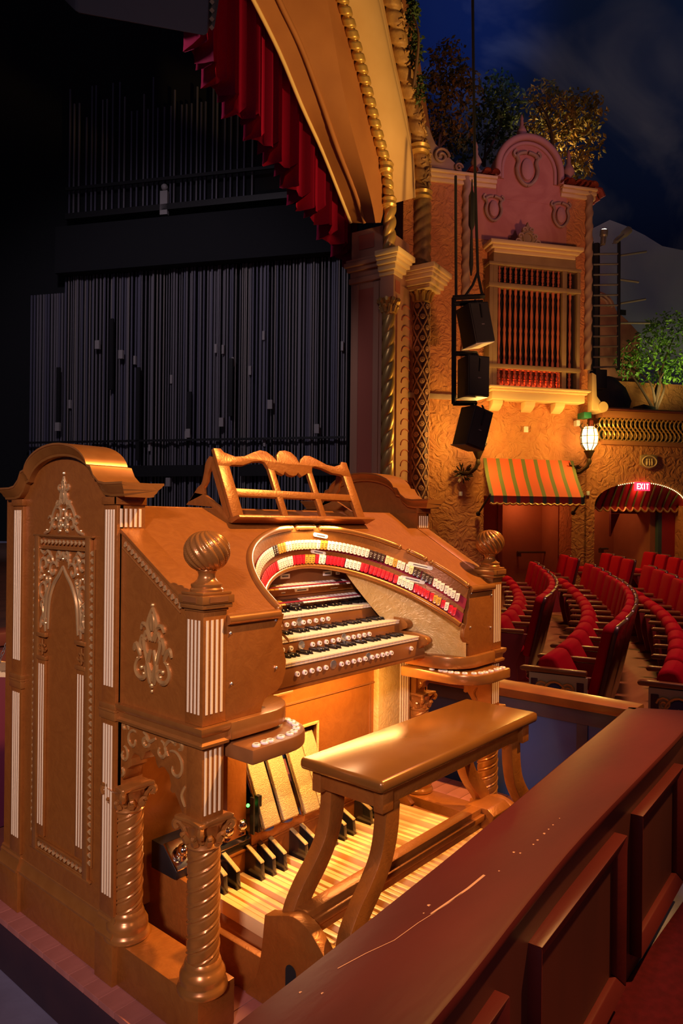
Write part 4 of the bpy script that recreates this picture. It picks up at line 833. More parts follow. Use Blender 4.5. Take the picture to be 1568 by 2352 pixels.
for j in range(19):
    x = -0.540+0.060*j; a = math.atan2(x*0.06, 0.9)
    inst('pedal_natural', npd, PD, Matrix.Translation((x, 0, pz(x))) @ Matrix.Rotation(a, 4, 'Z'))
    if j % 7 in (0, 1, 3, 4, 5) and j < 18:
        x2 = x+0.030; M = Matrix.Translation((x2, 0.0, pz(x2)-0.012)) @ Matrix.Rotation(math.atan2(x2*0.06, 0.9), 4, 'Z')
        sp = inst('pedal_sharp', spd, PD, M); inst('sharp_cap', scp, sp, M); inst('pedal_tail', lowk, sp, M)
# ================================================================ proscenium and stage
AZP = 8.0
JP = P(872, 1209, 13.0); JP.z = 0
PM = frameM(JP, AZP); PMI = PM.inverted()
def lp(px, py, y=0.0, M=PM):
    """pixel -> local (x, z) on the local plane y"""
    Mi = M.inverted(); o = Mi @ CAM; d = Mi.to_3x3() @ ray(px, py); t = (y-o.y)/d.y; q = o+d*t; return (q.x, q.z)
def PB_(mb, name, m, parent=None, **k): return mb.build(name, m, parent, M=PM, **k)
PR = thing('proscenium_arch', 'ornate gold and orange proscenium arch framing the dark stage', 'arch', tuple(JP)); struct(PR)
# soffit curves: E1 on stage side (y=.67), E2 on the audience side (y=0)
e1 = [lp(x, y, 0.67) for x, y in ((805, 512), (780, 450), (740, 350), (690, 240), (640, 120), (580, 0), (520, -110), (440, -240))]
em = [lp(x, y, 0.33) for x, y in ((838, 512), (815, 440), (775, 340), (735, 225), (690, 105), (640, 0), (595, -110), (520, -240))]
e2 = [lp(x, y, 0.0) for x, y in ((862, 512), (852, 460), (832, 385), (806, 290), (780, 165), (752, 0), (730, -120), (690, -260))]
e1, em, e2 = smooth2(e1, 4), smooth2(em, 4), smooth2(e2, 4)
def strip(a, ya, b, yb, off=0.0): return MB().grid([[(x, ya, z+off) for x, z in a], [(x, yb, z+off) for x, z in b]])
PB_(strip(e1, 0.67, em, 0.36), 'soffit_inner', 'arch_orange', PR, smooth=60)
PB_(strip(em, 0.33, e2, 0.0), 'soffit_outer', 'arch_orange', PR, smooth=60)
PB_(MB().tube([(x, 0.66, z) for x, z in e1], 0.035, 8), 'soffit_bead', 'cream_trim', PR, smooth=60)
PB_(MB().tube([(x, 0.33, z) for x, z in em], 0.045, 8), 'soffit_rib', 'arch_orange', PR, smooth=60)
# audience face: cove band between the two rope mouldings
r1 = smooth2([lp(x, y, -0.10) for x, y in ((893, 470), (886, 385), (862, 290), (838, 190), (812, 90), (780, -20), (752, -130))], 5)
r2 = smooth2([lp(x, y, -0.16) for x, y in ((968, 450), (962, 345), (945, 245), (922, 140), (897, 10), (872, -120), (850, -220))], 5)
r0 = smooth2([lp(x, y, 0.0) for x, y in ((872, 512), (866, 440), (852, 380), (828, 280), (802, 170), (768, 0), (742, -130))], 5)
r3 = smooth2([lp(x, y, -0.02) for x, y in ((988, 450), (985, 345), (972, 250), (957, 150), (938, 0), (920, -120), (905, -220))], 5)
def res(c, n=40):
    acc = [0]
    for a, b in zip(c, c[1:]): acc.append(acc[-1]+math.hypot(b[0]-a[0], b[1]-a[1]))
    out_ = []
    for i in range(n+1):
        s_ = acc[-1]*i/n; k = max(j for j in range(len(acc)-1) if acc[j] <= s_+1e-9); f = (s_-acc[k])/max(1e-9, acc[k+1]-acc[k]); out_.append((c[k][0]+(c[k+1][0]-c[k][0])*f, c[k][1]+(c[k+1][1]-c[k][1])*f))
    return out_
R0, R1, R2, R3 = res(r0), res(r1), res(r2), res(r3)
PB_(MB().grid([[(x, 0.0, z) for x, z in res(e2)], [(x, -0.02, z) for x, z in R0], [(x, -0.02, z) for x, z in R1]]), 'face_fillet', 'arch_orange', PR, smooth=60)
rows = []
for u, dy in ((0.0, 0.0), (0.12, -0.03), (0.2, -0.12), (0.34, -0.20), (0.5, -0.24), (0.62, -0.20), (0.66, -0.14), (0.72, -0.16), (0.80, -0.08), (0.9, -0.06), (1.0, 0.0)):
    rows.append([(a[0]+(b[0]-a[0])*u, -0.04+dy, a[1]+(b[1]-a[1])*u) for a, b in zip(R1, R2)])
PB_(MB().grid(rows), 'cove_band', 'arch_cream', PR, smooth=45)
PB_(MB().grid([[(x, -0.06, z) for x, z in R2], [(x, -0.10, z) for x, z in R3], [(x+0.02, 0.5, z) for x, z in R3]]), 'outer_band', 'arch_orange', PR, smooth=40)
def rope(path, y, rad, thread, groove, n=16, K=260, taper=None):
    pts = [Vector((x, y, z)) for x, z in res(path, K)]; rings = []; acc = 0
    for i, p in enumerate(pts):
        t = (pts[min(i+1, K)]-pts[max(i-1, 0)]).normalized(); nn = Vector((0, -1, 0)); bb = t.cross(nn).normalized()
        if i: acc += (p-pts[i-1]).length
        rings.append([tuple(p+(nn*math.cos(a)+bb*math.sin(a))*(rad-groove*math.exp(-((((a+acc*2*PI/thread) % (2*PI))-PI)/0.75)**2))) for a in [2*PI*k/n for k in range(n)]])
    return MB().loft(rings, True, True)
PB_(rope(r1, -0.10, 0.105, 0.17, 0.05, 14, 620), 'rope_moulding', 'arch_gold', PR, smooth=70)
PB_(rope(r2, -0.18, 0.17, 0.30, 0.06, 18, 420), 'leaf_moulding', 'arch_leaf', PR, smooth=70)
lv = MB()   # leaf clusters wrapped on the outer rope
for i, (x, z) in enumerate(res(r2, 70)):
    for q in range(3):
        a = R.uniform(-0.3, 2.6); c = Vector((x+0.17*math.cos(a)*0.8, -0.18-0.17*math.sin(a), z+R.uniform(-0.05, 0.05))); d = Vector((R.uniform(-1, 1), -0.3, R.uniform(-1, 1))).normalized()*0.07
        lv.tube([c-d, c+Vector((0, -0.02, 0)), c+d], [0.012, 0.03, 0.008], 5)
tag(PB_(lv, 'leaf_cluster', 'arch_leaf', PR), kind='stuff')
# collars on the ropes at the springing
for (px, py, y, r_) in ((886, 385, -0.10, 0.14), (893, 465, -0.10, 0.14), (962, 345, -0.18, 0.21), (968, 450, -0.18, 0.21)):
    x, z = lp(px, py, y); PB_(MB().lathe([(r_*0.8, -0.10), (r_, -0.06), (r_*0.9, 0), (r_*1.05, 0.05), (r_*0.8, 0.10)], (x, y, z), 16), 'rope_collar', 'arch_gold', PR)
# jamb below the springing: pilaster with sunk rose panels (reveal), spiral column, panel strip, lozenge column
zs = lp(872, 512, 0)[1]; zc0 = lp(880, 690, 0)[1]; zc1 = lp(880, 595, 0)[1]
xj1 = lp(990, 800, 0.0)[0]
PB_(MB().box(0.0, xj1, 0.0, 0.67, 0, zs), 'jamb', 'jamb_tan', PR)
PB_(MB().box(-0.02, 0.0, 0.06, 0.18, 0.5, zc1-0.4).box(-0.02, 0.0, 0.50, 0.62, 0.5, zc1-0.4), 'reveal_stile', 'jamb_tan', PR, bevel=0.01)
PB_(MB().box(-0.012, 0.0, 0.18, 0.50, 0.6, zc1-0.5), 'reveal_panel', 'jamb_rose', PR)
PB_(MB().box(-0.012, 0.0, 0.18, 0.50, zc1+0.25, zs-0.1), 'reveal_panel', 'jamb_rose', PR)
cn = MB()
for e, a, b in ((0.04, -0.32, -0.22), (0.02, -0.22, -0.10), (0.07, -0.10, -0.02), (0.11, -0.02, 0.06), (0.08, 0.06, 0.12)): cn.box(-e, 0.02, -e, 0.67+e, zc1-0.05+a, zc1-0.05+b)
PB_(cn, 'reveal_cornice', 'jamb_tan', PR, bevel=0.01)
def lcap(px, y, hw, depth, name, zt):
    x, _ = lp(px, 640, y); m = MB(); z = zt
    for e, a, b in ((0.0, -0.36, -0.28), (0.05, -0.28, -0.18), (0.10, -0.18, -0.10), (0.13, -0.10, -0.04), (0.17, -0.04, 0.06)): m.box(x-hw-e, x+hw+e, y-depth-e, 0.02, z+a, z+b)
    PB_(m, name, 'cream_trim', PR, bevel=0.015); return x
xs = lcap(893, -0.10, 0.17, 0.20, 'column_entablature', zc1); xd = lcap(968, -0.18, 0.26, 0.30, 'column_entablature', lp(968, 632, -0.18)[1])
PB_(MB().box(xs-0.15, xs+0.15, -0.28, 0.0, zc0, zc1-0.34), 'entablature_block', 'jamb_tan', PR, bevel=0.01)
PB_(MB().box(xs-0.09, xs+0.09, -0.288, -0.28, zc0+0.1, zc1-0.44), 'block_panel', 'jamb_rose', PR)
# spiral gilt column
m = MB(); rings = []; zb, zt = 0.4, lp(893, 720, -0.1)[1]; n = 32; K = 320
for k in range(K+1):
    z = zb+(zt-zb)*k/K; rings.append([(xs+(0.085+0.040*(abs(math.sin((th-z*2*PI/0.62)/1.0*1.0))**0.55))*math.cos(th), -0.10+(0.085+0.040*(abs(math.sin((th-z*2*PI/0.62)))**0.55))*math.sin(th), z) for th in [2*PI*i/n for i in range(n)]])
PB_(m.loft(rings, True, True), 'spiral_column', 'arch_gold', PR, smooth=70)
# upper spiral colonette continuing to the rope moulding
m = MB(); rings = []; za, zb2 = zc1+0.06, lp(893, 465, -0.1)[1]
for k in range(121):
    z = za+(zb2-za)*k/120; rings.append([(xs+(0.08+0.045*(abs(math.sin(th-z*2*PI/0.5))**0.6))*math.cos(th), -0.10+(0.08+0.045*(abs(math.sin(th-z*2*PI/0.5))**0.6))*math.sin(th), z) for th in [2*PI*i/n for i in range(n)]])
PB_(m.loft(rings, True, True), 'spiral_colonette', 'arch_gold', PR, smooth=70)
m = MB(); rings = []; za, zb2 = lp(968, 612, -0.18)[1], lp(968, 445, -0.18)[1]
for k in range(161):
    z = za+(zb2-za)*k/160; rings.append([(xd+(0.165+0.035*(abs(math.sin(1.5*th-z*2*PI/0.42))**0.6)-0.015)*math.cos(th), -0.18+(0.165+0.035*(abs(math.sin(1.5*th-z*2*PI/0.42))**0.6)-0.015)*math.sin(th), z) for th in [2*PI*i/24 for i in range(25)][:24]])
PB_(m.loft(rings, True, True), 'leafy_colonette', 'arch_leaf', PR, smooth=70)
# small Corinthian capitals
def wcap(x, y, z0, z1, r, nm):
    h = z1-z0; c = PB_(MB().lathe([(r, 0), (r*1.08, 0.03), (r, 0.06), (r*1.05, h*0.5), (r*1.35, h*0.9), (r*1.5, h)], (x, y, z0), 16), nm, 'arch_gold', PR)
    l = MB()
    for q in range(10):
        a = q*2*PI/10
        l.tube([(x+r*k1*math.cos(a), y+r*k1*math.sin(a), z0+h*k2) for k1, k2 in ((1.02, 0.08), (1.12, 0.35), (1.5, 0.5), (1.6, 0.42))], [0.035, 0.045, 0.035, 0.015], 5)
        l.tube([(x+r*k1*math.cos(a+.3), y+r*k1*math.sin(a+.3), z0+h*k2) for k1, k2 in ((1.05, 0.4), (1.3, 0.75), (1.8, 0.9), (1.75, 0.75))], [0.03, 0.04, 0.04, 0.02], 5)
    PB_(l, 'capital_leaf', 'arch_gold', c)
wcap(xs, -0.10, zt-0.02, zc0, 0.12, 'capital'); zdt = lp(968, 700, -0.18)[1]
wcap(xd, -0.18, zdt, lp(968, 650, -0.18)[1], 0.165, 'capital')
# lozenge column: shaft with raised lattice and rosettes
rd = 0.165; LC = PB_(MB().lathe([(rd, 0.3), (rd, zdt)], (xd, -0.18, 0), 24), 'lozenge_column', 'dark_maroon', PR)
la = MB(); pit = 0.42
for q in range(5):
    for hnd in (1, -1):
        la.tube([(xd+(rd+0.004)*math.cos(q*2*PI/5+hnd*(z-0.3)*2*PI/(5*pit)), -0.18+(rd+0.004)*math.sin(q*2*PI/5+hnd*(z-0.3)*2*PI/(5*pit)), z) for z in [0.3+(zdt-0.3)*k/120 for k in range(121)]], 0.018, 5)
PB_(la, 'lattice_band', 'jamb_tan', LC)
rs = MB().lathe([(0.055, 0), (0.055, 0.012), (0.035, 0.018), (0.03, 0.008), (0.012, 0.02), (0.001, 0.02)], (0, 0, 0), 10).mesh('rosette', 'jamb_tan')
kk = 0
zz = 0.3
while zz < zdt-0.2:
    for q in range(10):
        a = q*2*PI/10; 
        if q % 2 != kk % 2: continue
        if not (-0.5 < math.sin(-a-0.2) or True): continue
        if math.cos(a-math.radians(-125)) < -0.1: continue
        c = Vector((xd+rd*math.cos(a), -0.18+rd*math.sin(a), zz+pit/2)); M = Matrix.Translation(c) @ Vector((math.cos(a), math.sin(a), 0)).to_track_quat('Z', 'Y').to_matrix().to_4x4()
        inst('rosette', rs, LC, PM @ M)
    kk += 1; zz += pit/2
# scalloped panel strip between the columns
xm0, xm1 = lp(914, 800, 0)[0], lp(944, 800, 0)[0]
SP = PB_(MB().box(xm0-0.1, xm1+0.05, -0.03, 0.0, 0.4, zc1-0.3), 'scale_strip', 'jamb_tan', PR)
scl = [(0.12*math.cos(PI*j/8), -0.10*math.sin(PI*j/8)-0.05) for j in range(9)]
arcm = MB().tube([(0.20*math.cos(PI*j/8), 0, 0.13*math.sin(PI*j/8)) for j in range(9)], 0.014, 5).mesh('scale', 'jamb_rose')
zz = 0.6
while zz < zc1-0.6: inst('scale', arcm, SP, PM @ Matrix.Translation(((xm0+xm1)/2, -0.035, zz))); zz += 0.20
# red pleated valance inside the arch
VB = smooth2([(800, 600), (790, 570), (768, 540), (745, 512), (722, 472), (690, 450), (672, 425), (652, 375), (620, 340), (590, 295), (560, 250), (530, 225), (500, 175), (470, 130), (440, 60), (420, 0)], 6)
vt = []
for i, (px, py) in enumerate(VB):
    x, z = lp(px, py, 1.0); vt.append((x, z))
VN = 260; vb = res(vt, VN); rows = [[], [], [], [], []]
for i, (x, z) in enumerate(vb):
    scl_ = 0.22*abs(math.sin(i*PI/13)); w = 0.17*math.sin(i*2*PI/8.5)+0.07*math.sin(i*2*PI/3.7+1)
    for k, (h, am) in enumerate(((0, 1.05), (0.10, 1.0), (0.8, 1.0), (2.0, 0.9), (3.4, 0.8))): rows[k].append((x, 1.0+w*am, z-scl_*(1 if k < 2 else 0)+h))
VA = PB_(MB().grid(rows), 'stage_valance', 'valance_velvet', None, smooth=80); tag(VA, 'red velvet valance with scalloped hem hanging inside the proscenium arch', 'curtain')
# wing wall with the rope lock wall of the counterweight rigging
WJ = P(805, 1209, 17.0); WJ.z = 0; WMx = frameM(WJ, -62.5)
def lw(px, py, y=0.0): return lp(px, py, y, WMx)
struct(MB().box(-16, 0.9, 0.0, 0.2, 0.9, 26).build('wall_stage', 'black_cloth', M=WMx))
struct(MB().box(-16, -15.8, -9, 0.0, 0.9, 26).build('wall_stage_back', 'black_cloth', M=WMx))
RG = thing('rigging_wall', 'wall of vertical counterweight ropes and guide rails at the dark stage side', 'rigging', tuple(WM and WJ))
hx0, hz0 = lw(160, 642); hx1, hz1 = lw(803, 588)
ht = [bpy.data.meshes.new] and None
def ropemesh(m, w, h): return MB().box(-w/2, w/2, -w/2, w/2, 0, h).mesh('hand_line', m)
RL = hz0-1.0
rm = [ropemesh(q, w, RL) for q, w in (('rope_a', 0.040), ('rope_b', 0.04), ('rope_c', 0.028), ('rope_a', 0.024))]
x = hx0; i = 0
rt = MB().box(-0.03, 0.03, -0.05, 0.02, 0, 0.22).mesh('rope_lock', 'rope_tag')
while x < hx1+0.05:
    o = inst('hand_line', rm[R.choice([0, 0, 1, 1, 2, 3])], RG, WMx @ Matrix.Translation((x, -0.12-R.uniform(0, 0.08), 1.0)))
    if R.random() < 0.10: inst('rope_lock', rt, RG, WMx @ Matrix.Translation((x+0.03, -0.2, R.uniform(2.6, 6.2))))
    x += R.choice([0.05, 0.07, 0.07, 0.085, 0.10]); i += 1
hx2 = lw(80, 682)[0]; x = hx2; hz2 = lw(80, 682)[1]; rm2 = [ropemesh(q, 0.04, hz2-1.0) for q in ('rope_b', 'rope_a')]
while x < hx0: inst('hand_line', R.choice(rm2), RG, WMx @ Matrix.Translation((x, -0.12, 1.0))); x += R.uniform(0.06, 0.11)
z = lw(500, 1015)[1]; MB().box(hx2, hx1, -0.34, -0.28, z, z+0.05).build('lock_rail', 'iron', RG, M=WMx)
z = lw(400, 1082)[1]
for xa, xb in ((250, 480), (560, 640), (700, 790)): MB().box(lw(xa, 1080)[0], lw(xb, 1080)[0], -0.36, -0.30, z-0.16, z+0.12).build('lock_plate', 'iron', RG, M=WMx)
MB().box(hx0-0.1, hx1+0.1, -0.5, -0.2, hz0, hz0+1.2).build('header_masking', 'black_cloth', RG, M=WMx)
for px, py in ((240, 800), (293, 822), (150, 985), (520, 975), (630, 935), (735, 990), (445, 1000), (400, 1110)):
    x, z = lw(px, py); MB().box(x-0.06, x+0.06, -0.36, -0.28, z-0.1, z+0.12).build('rope_lock', 'rope_tag', RG, M=WMx)
for px, py0, py1 in ((270, 740, 900), (330, 850, 1060), (447, 905, 1000), (540, 830, 960), (150, 850, 990)):
    x, z0 = lw(px, py1); _, z1 = lw(px, py0); MB().box(x-0.05, x+0.05, -0.34, -0.28, z0, z1).build('counterweight', 'iron', RG, M=WMx)
UR = thing('upper_rigging', 'faint upper gallery of ropes and railing high in the dark stage', 'rigging', tuple(WJ+Vector((0, 0, 9))))
ux0, ux1 = lw(165, 520)[0], lw(590, 460)[0]; uz0 = lw(300, 515)[1]
rm3 = [ropemesh(q, 0.035, h) for q, h in (('rope_b', 3.4), ('rope_b', 2.6), ('rope_a', 3.0))]
x = ux0
while x < ux1: inst('hand_line', R.choice(rm3), UR, WMx @ Matrix.Translation((x, -0.12, uz0+0.25))); x += R.uniform(0.10, 0.22)
MB().box(ux0, ux1+1, -0.3, -0.2, uz0+0.15, uz0+0.30).box(ux0, ux1+1, -0.3, -0.25, uz0+0.9, uz0+0.98).build('gallery_rail', 'iron', UR, M=WMx)
for px, py in ((388, 468),): 
    x, z = lw(px, py); MB().box(x-0.1, x+0.1, -0.3, -0.2, z-0.4, z+0.2).lathe([(0.09*math.sin(PI*k/6)+1e-4, -0.09*math.cos(PI*k/6)) for k in range(7)], (x, -0.25, z+0.3), 8).build('work_light', 'rope_tag', UR, M=WMx)
# hanging loudspeaker cluster, upper left
sb = [P(160, 18, 5.2), P(478, 88, 5.2), P(497, -30, 5.6), P(130, -60, 5.6)]
SPK = thing('line_array_speaker', 'large grey loudspeaker cabinet hanging at the top left', 'speaker', tuple(sb[0]))
up = Vector((0, 0, 1)); bq = [P(150, 14, 5.0), P(470, 84, 5.0), P(500, -10, 5.9), P(140, -75, 5.9)]
bot = [P(142, 0, 5.3), P(172, 30, 4.9), P(478, 86, 4.9), P(492, 8, 5.5)]
MB().hexa([bot[0], bot[1], bot[2], bot[3]], [p+Vector((0, 0, 0.9))+(_f*0.1) for p in bot]).build('cabinet', 'speaker_grey', SPK, bevel=0.03)
g0, g1 = bot[2], bot[3]; nrm = (g1-g0).cross(up).normalized(); nrm = nrm if nrm.dot(_r) > 0 else -nrm
gm = MB()
for k in range(14):
    a = g0.lerp(g1, 0.08)+up*(0.05+0.06*k)+nrm*0.02; b = g0.lerp(g1, 0.92)+up*(0.05+0.06*k)+nrm*0.02; gm = MB().tube([a, b], 0.018, 4); gm.build('grille_slat', 'grille_tan', SPK)
# ================================================================ house-right wall and tower
TJ = P(985, 1209, 14.0); TJ.z = 0
TM = frameM(TJ, -37.0)
def lt(px, py, y=0.0): return lp(px, py, y, TM)
def TB_(mb, name, m, parent=None, **k): return mb.build(name, m, parent, M=TM, **k)
xT0, xT1 = -0.6, lt(1352, 600)[0]
zT = lt(1100, 400)[1]-0.05
# tower wall (with doorway cut under the awning)
dx0, dx1 = lt(1110, 1200)[0], lt(1312, 1200)[0]; dz = lt(1200, 1140)[1]
TW = struct(TB_(MB().box(xT0, xT1, 0.0, 0.5, dz, zT).box(xT0, dx0, 0.0, 0.5, -0.3, dz).box(dx1, xT1, 0.0, 0.5, -0.3, dz), 'wall_right', 'stucco'))
RS = TB_(MB().box(lt(1100, 480)[0]-0.15, lt(1290, 480)[0]+0.1, -0.015, 0.0, lt(1200, 560)[1], zT-0.03), 'smooth_field', 'stucco_rose', TW)
# arched gable crest
gx0, gx1 = lt(1140, 400)[0], lt(1284, 415)[0]; gc = (gx0+gx1)/2; gr = (gx1-gx0)/2; gz = lt(1210, 318)[1]
pts = [(gx0, zT-0.4), (gx1, zT-0.4)]+[(gc+gr*math.cos(a), gz-gr+gr*math.sin(a)) for a in [PI*k/20 for k in range(21)]]
TB_(MB().prism(pts, 'Y', -0.02, 0.35), 'gable_crest', 'stucco_rose', TW)
for rr, th_, yy in ((gr, 0.07, -0.09), (gr-0.11, 0.04, -0.05)):
    TB_(MB().tube([(gc-rr, yy+0.03, zT)]+[(gc-rr*math.cos(a), yy+0.03, gz-gr+rr*math.sin(a)) for a in [PI*k/24 for k in range(25)]]+[(gc+rr, yy+0.03, zT)], th_, 8), 'crest_moulding', 'rose_trim', TW, smooth=60)
# cornice left and right of the crest
for a, b, m_ in ((xT0+0.5, gx0-0.02, 'cream_trim'), (gx1+0.02, xT1+0.12, 'cream_trim')):
    c = MB()
    for e, z0, z1 in ((0.05, -0.22, -0.14), (0.09, -0.14, -0.06), (0.13, -0.06, 0.0)): c.box(a, b, -e, 0.5+e, zT+z0, zT+z1)
    TB_(c, 'tower_cornice', m_, TW, bevel=0.02)
sc_ = TB_(MB().prism([(xT0+0.45, zT), (lt(1065, 395)[0], zT), (lt(1060, 385)[0], zT+0.12), (lt(1045, 368)[0], zT+0.22), (lt(1020, 345)[0], zT+0.40), (lt(1000, 340)[0], zT+0.55), (lt(985, 310)[0], zT+0.85), (xT0+0.45, zT+0.9)], 'Y', 0.0, 0.15), 'scroll_parapet', 'stone_trim', TW, bevel=0.02)
TB_(MB().tube([(x_, -0.03, z_) for x_, z_ in spiral(lt(1012, 362)[0], zT+0.30, 0.17, 0.03, 0, 560, 24)], 0.03, 6), 'parapet_volute', 'stone_trim', sc_, smooth=60)
TB_(MB().tube([(x_, -0.03, z_) for x_, z_ in spiral(lt(1052, 378)[0], zT+0.12, 0.09, 0.02, 0, 480, 18)], 0.022, 6), 'parapet_volute', 'stone_trim', sc_, smooth=60)
# roof tiles: half barrels along the parapet
tm_ = MB().grid([[(0.10*math.cos(PI*k/6), y, 0.09*math.sin(PI*k/6)) for k in range(7)] for y in (-0.28, 0.25)]).grid([[(0.08*math.cos(PI*k/6), y, 0.07*math.sin(PI*k/6)) for k in range(7)] for y in (-0.28, 0.25)]).mesh('roof_tile', 'tile')
for px in (1078, 1110, 1128, 1290, 1300, 1318, 1330, 1342, 1352): inst('roof_tile', tm_, TW, TM @ Matrix.Translation((lt(px, 400)[0], 0.06, zT+0.01)) @ Matrix.Rotation(0.0, 4, 'Z'))
ts_ = MB().tube([(0, 0, 0), (0.16, 0, -0.03), (0.22, 0, -0.16)], 0.07, 8).mesh('roof_tile', 'tile')
for y in (-0.05, 0.15, 0.32): inst('roof_tile', ts_, TW, TM @ Matrix.Translation((xT1+0.05, y, zT+0.02)))
# finials
fin = [(0.10, 0), (0.10, 0.06), (0.06, 0.09), (0.10, 0.16), (0.13, 0.22), (0.10, 0.30), (0.045, 0.40), (0.05, 0.47), (0.035, 0.52), (0.045, 0.57), (0.02, 0.66), (0.001, 0.70)]
for px, z, sc2, wd in ((1203, gz, 0.8, 'on the crown of the arched gable'), (1312, zT+0.16, 1.0, 'on the right shoulder of the tower'), (1098, zT+0.14, 0.9, 'on the left shoulder of the tower')):
    x = lt(px, 400)[0]; f = TB_(MB().lathe([(r*sc2, q*sc2) for r, q in fin], (x, 0.12, z), 14), 'urn_finial', 'rose_trim' if px != 1098 else 'stone_trim', None, smooth=50); tag(f, 'turned plaster urn finial '+wd, 'finial', 'tower finials')
    if px != 1203: TB_(MB().box(x-0.15, x+0.15, 0.0, 0.26, zT+0.001, z), 'finial_block', 'stone_trim', f, bevel=0.01)
# twisted corner mouldings
for px, pa, pb, r_ in ((1069, 405, 860, 0.075), (1350, 440, 850, 0.07)):
    x = lt(px, 600)[0]; za, zb = lt(px, pb)[1], lt(px, pa)[1]; K = int((zb-za)/0.03); rings = []
    for k in range(K+1):
        z = za+(zb-za)*k/K; rings.append([(x+(r_+0.02*max(0, math.sin(2*th-z*2*PI/0.28)))*math.cos(th), -0.02+(r_+0.02*max(0, math.sin(2*th-z*2*PI/0.28)))*math.sin(th), z) for th in [2*PI*i/14 for i in range(14)]])
    TB_(MB().loft(rings, True, True), 'twisted_moulding', 'stone_trim', TW, smooth=70)
# cartouche shields
def shield(px, py, sc2):
    x, z = lt(px, py); c = TB_(MB().lathe([(0.16*sc2, 0), (0.15*sc2, 0.04), (0.10*sc2, 0.07), (0.001, 0.08)], (0, 0, 0), 20).xform(Matrix.Translation((x, -0.03, z)) @ Matrix.Diagonal((0.75, 1, 1.25, 1)) @ Matrix.Rotation(PI/2, 4, 'X')), 'cartouche', 'rose_trim', TW)
    for sg in (-1, 1):
        TB_(MB().tube([(x+sg*a*sc2, -0.05, z+b*sc2) for a, b in smooth2([(0.02, 0.30), (0.12, 0.28), (0.2, 0.22), (0.17, 0.12), (0.20, 0.0), (0.17, -0.14), (0.08, -0.25), (0.0, -0.28)], 3)], 0.035*sc2, 6), 'cartouche_scroll', 'stone_trim', c, smooth=60)
        TB_(MB().tube([(x+sg*(a)*sc2, -0.05, z+b*sc2) for a, b in spiral(0.20, 0.25, 0.07, 0.02, 90, -250)], 0.025*sc2, 5), 'cartouche_scroll', 'stone_trim', c, smooth=60)
shield(1208, 392, 1.15); shield(1131, 482, 0.85); shield(1285, 497, 0.85)
x, z = lt(1210, 545, -0.3); CRT = TB_(MB().prism([(x-0.34, z-0.2), (x+0.34, z-0.2), (x+0.30, z-0.12), (x+0.20, z-0.08), (x+0.19, z+0.03), (x+0.12, z+0.08), (x+0.10, z+0.18), (x+0.04, z+0.20), (x, z+0.30), (x-0.04, z+0.20), (x-0.10, z+0.18), (x-0.12, z+0.08), (x-0.19, z+0.03), (x-0.20, z-0.08), (x-0.30, z-0.12)], 'Y', -0.34, -0.26), 'window_crest', 'olive_trim', TW, bevel=0.012)
for sg in (-1, 1):
    for (a_, b_, r_) in ((0.22, -0.12, 0.07), (0.16, 0.0, 0.06), (0.08, 0.13, 0.05)): TB_(MB().tube([(x+sg*q_[0], -0.35, z+q_[1]) for q_ in spiral(a_, b_, r_, 0.015, 200, -160)], 0.018, 5), 'crest_scroll', 'stone_trim', CRT, smooth=60)
TB_(MB().tube([(x+0.10*math.cos(a), -0.35, z-0.04+0.11*math.sin(a)) for a in [2*PI*k/16 for k in range(17)]], 0.02, 6), 'crest_ring', 'olive_trim', CRT)
# ---- grilled window
wx0, wx1 = lt(1122, 700)[0], lt(1312, 700)[0]; wz0, wz1 = lt(1200, 896)[1], lt(1210, 610, -0.25)[1]
WN = struct(TB_(MB().box(wx0-0.05, wx1+0.02, -0.12, 0.0, wz0, wz1).xform(Matrix.Identity(4)), 'window_1', 'dark_void'))
gx_0, gx_1 = lt(1140, 700, -0.2)[0], lt(1288, 700, -0.2)[0]
for a, b in ((wx0-0.10, wx0-0.02), (gx_0-0.10, gx_0), (gx_1, gx_1+0.10), (wx1-0.02, wx1+0.05)): TB_(MB().box(a, b, -0.26, 0.0, wz0, wz1), 'mullion', 'olive_trim', WN, bevel=0.01)
hs = [wz0+0.46*(wz1-wz0)*0+z_ for z_ in (wz0,)]
zr1, zr2 = lt(1210, 846, -0.2)[1], lt(1210, 662, -0.2)[1]
for z in (zr1, zr2): TB_(MB().box(wx0-0.12, wx1+0.06, -0.28, -0.1, z-0.045, z+0.045), 'transom', 'olive_trim', WN, bevel=0.012)
def bal(h, r): return MB().lathe([(r*0.9, 0), (r*0.9, h*0.06), (r*0.5, h*0.09), (r*0.8, h*0.14), (r*0.5, h*0.2), (r*1.0, h*0.33), (r*0.7, h*0.42), (r*1.0, h*0.46), (r*0.6, h*0.52), (r*1.0, h*0.66), (r*0.5, h*0.8), (r*0.8, h*0.86), (r*0.5, h*0.91), (r*0.9, h*0.94), (r*0.9, h)], (0, 0, 0), 8).mesh('baluster', 'tile_light')
bm1, bm2, bm3 = bal(zr1-0.045-wz0, 0.036), bal(zr2-zr1-0.09, 0.032), bal(wz1-zr2-0.045, 0.030)
for k in range(12):
    x = gx_0+(gx_1-gx_0)*(k+0.5)/12
    inst('baluster', bm1, WN, TM @ Matrix.Translation((x, -0.19, wz0))); inst('baluster', bm2, WN, TM @ Matrix.Translation((x, -0.19, zr1+0.045))); inst('baluster', bm3, WN, TM @ Matrix.Translation((x, -0.19, zr2+0.045)))
for x in ((wx0-0.02+gx_0-0.10)/2, (gx_1+0.10+wx1-0.02)/2):
    for bmx, z in ((bm1, wz0), (bm2, zr1+0.045), (bm3, zr2+0.045)): inst('baluster', bmx, WN, TM @ Matrix.Translation((x, -0.17, z)))
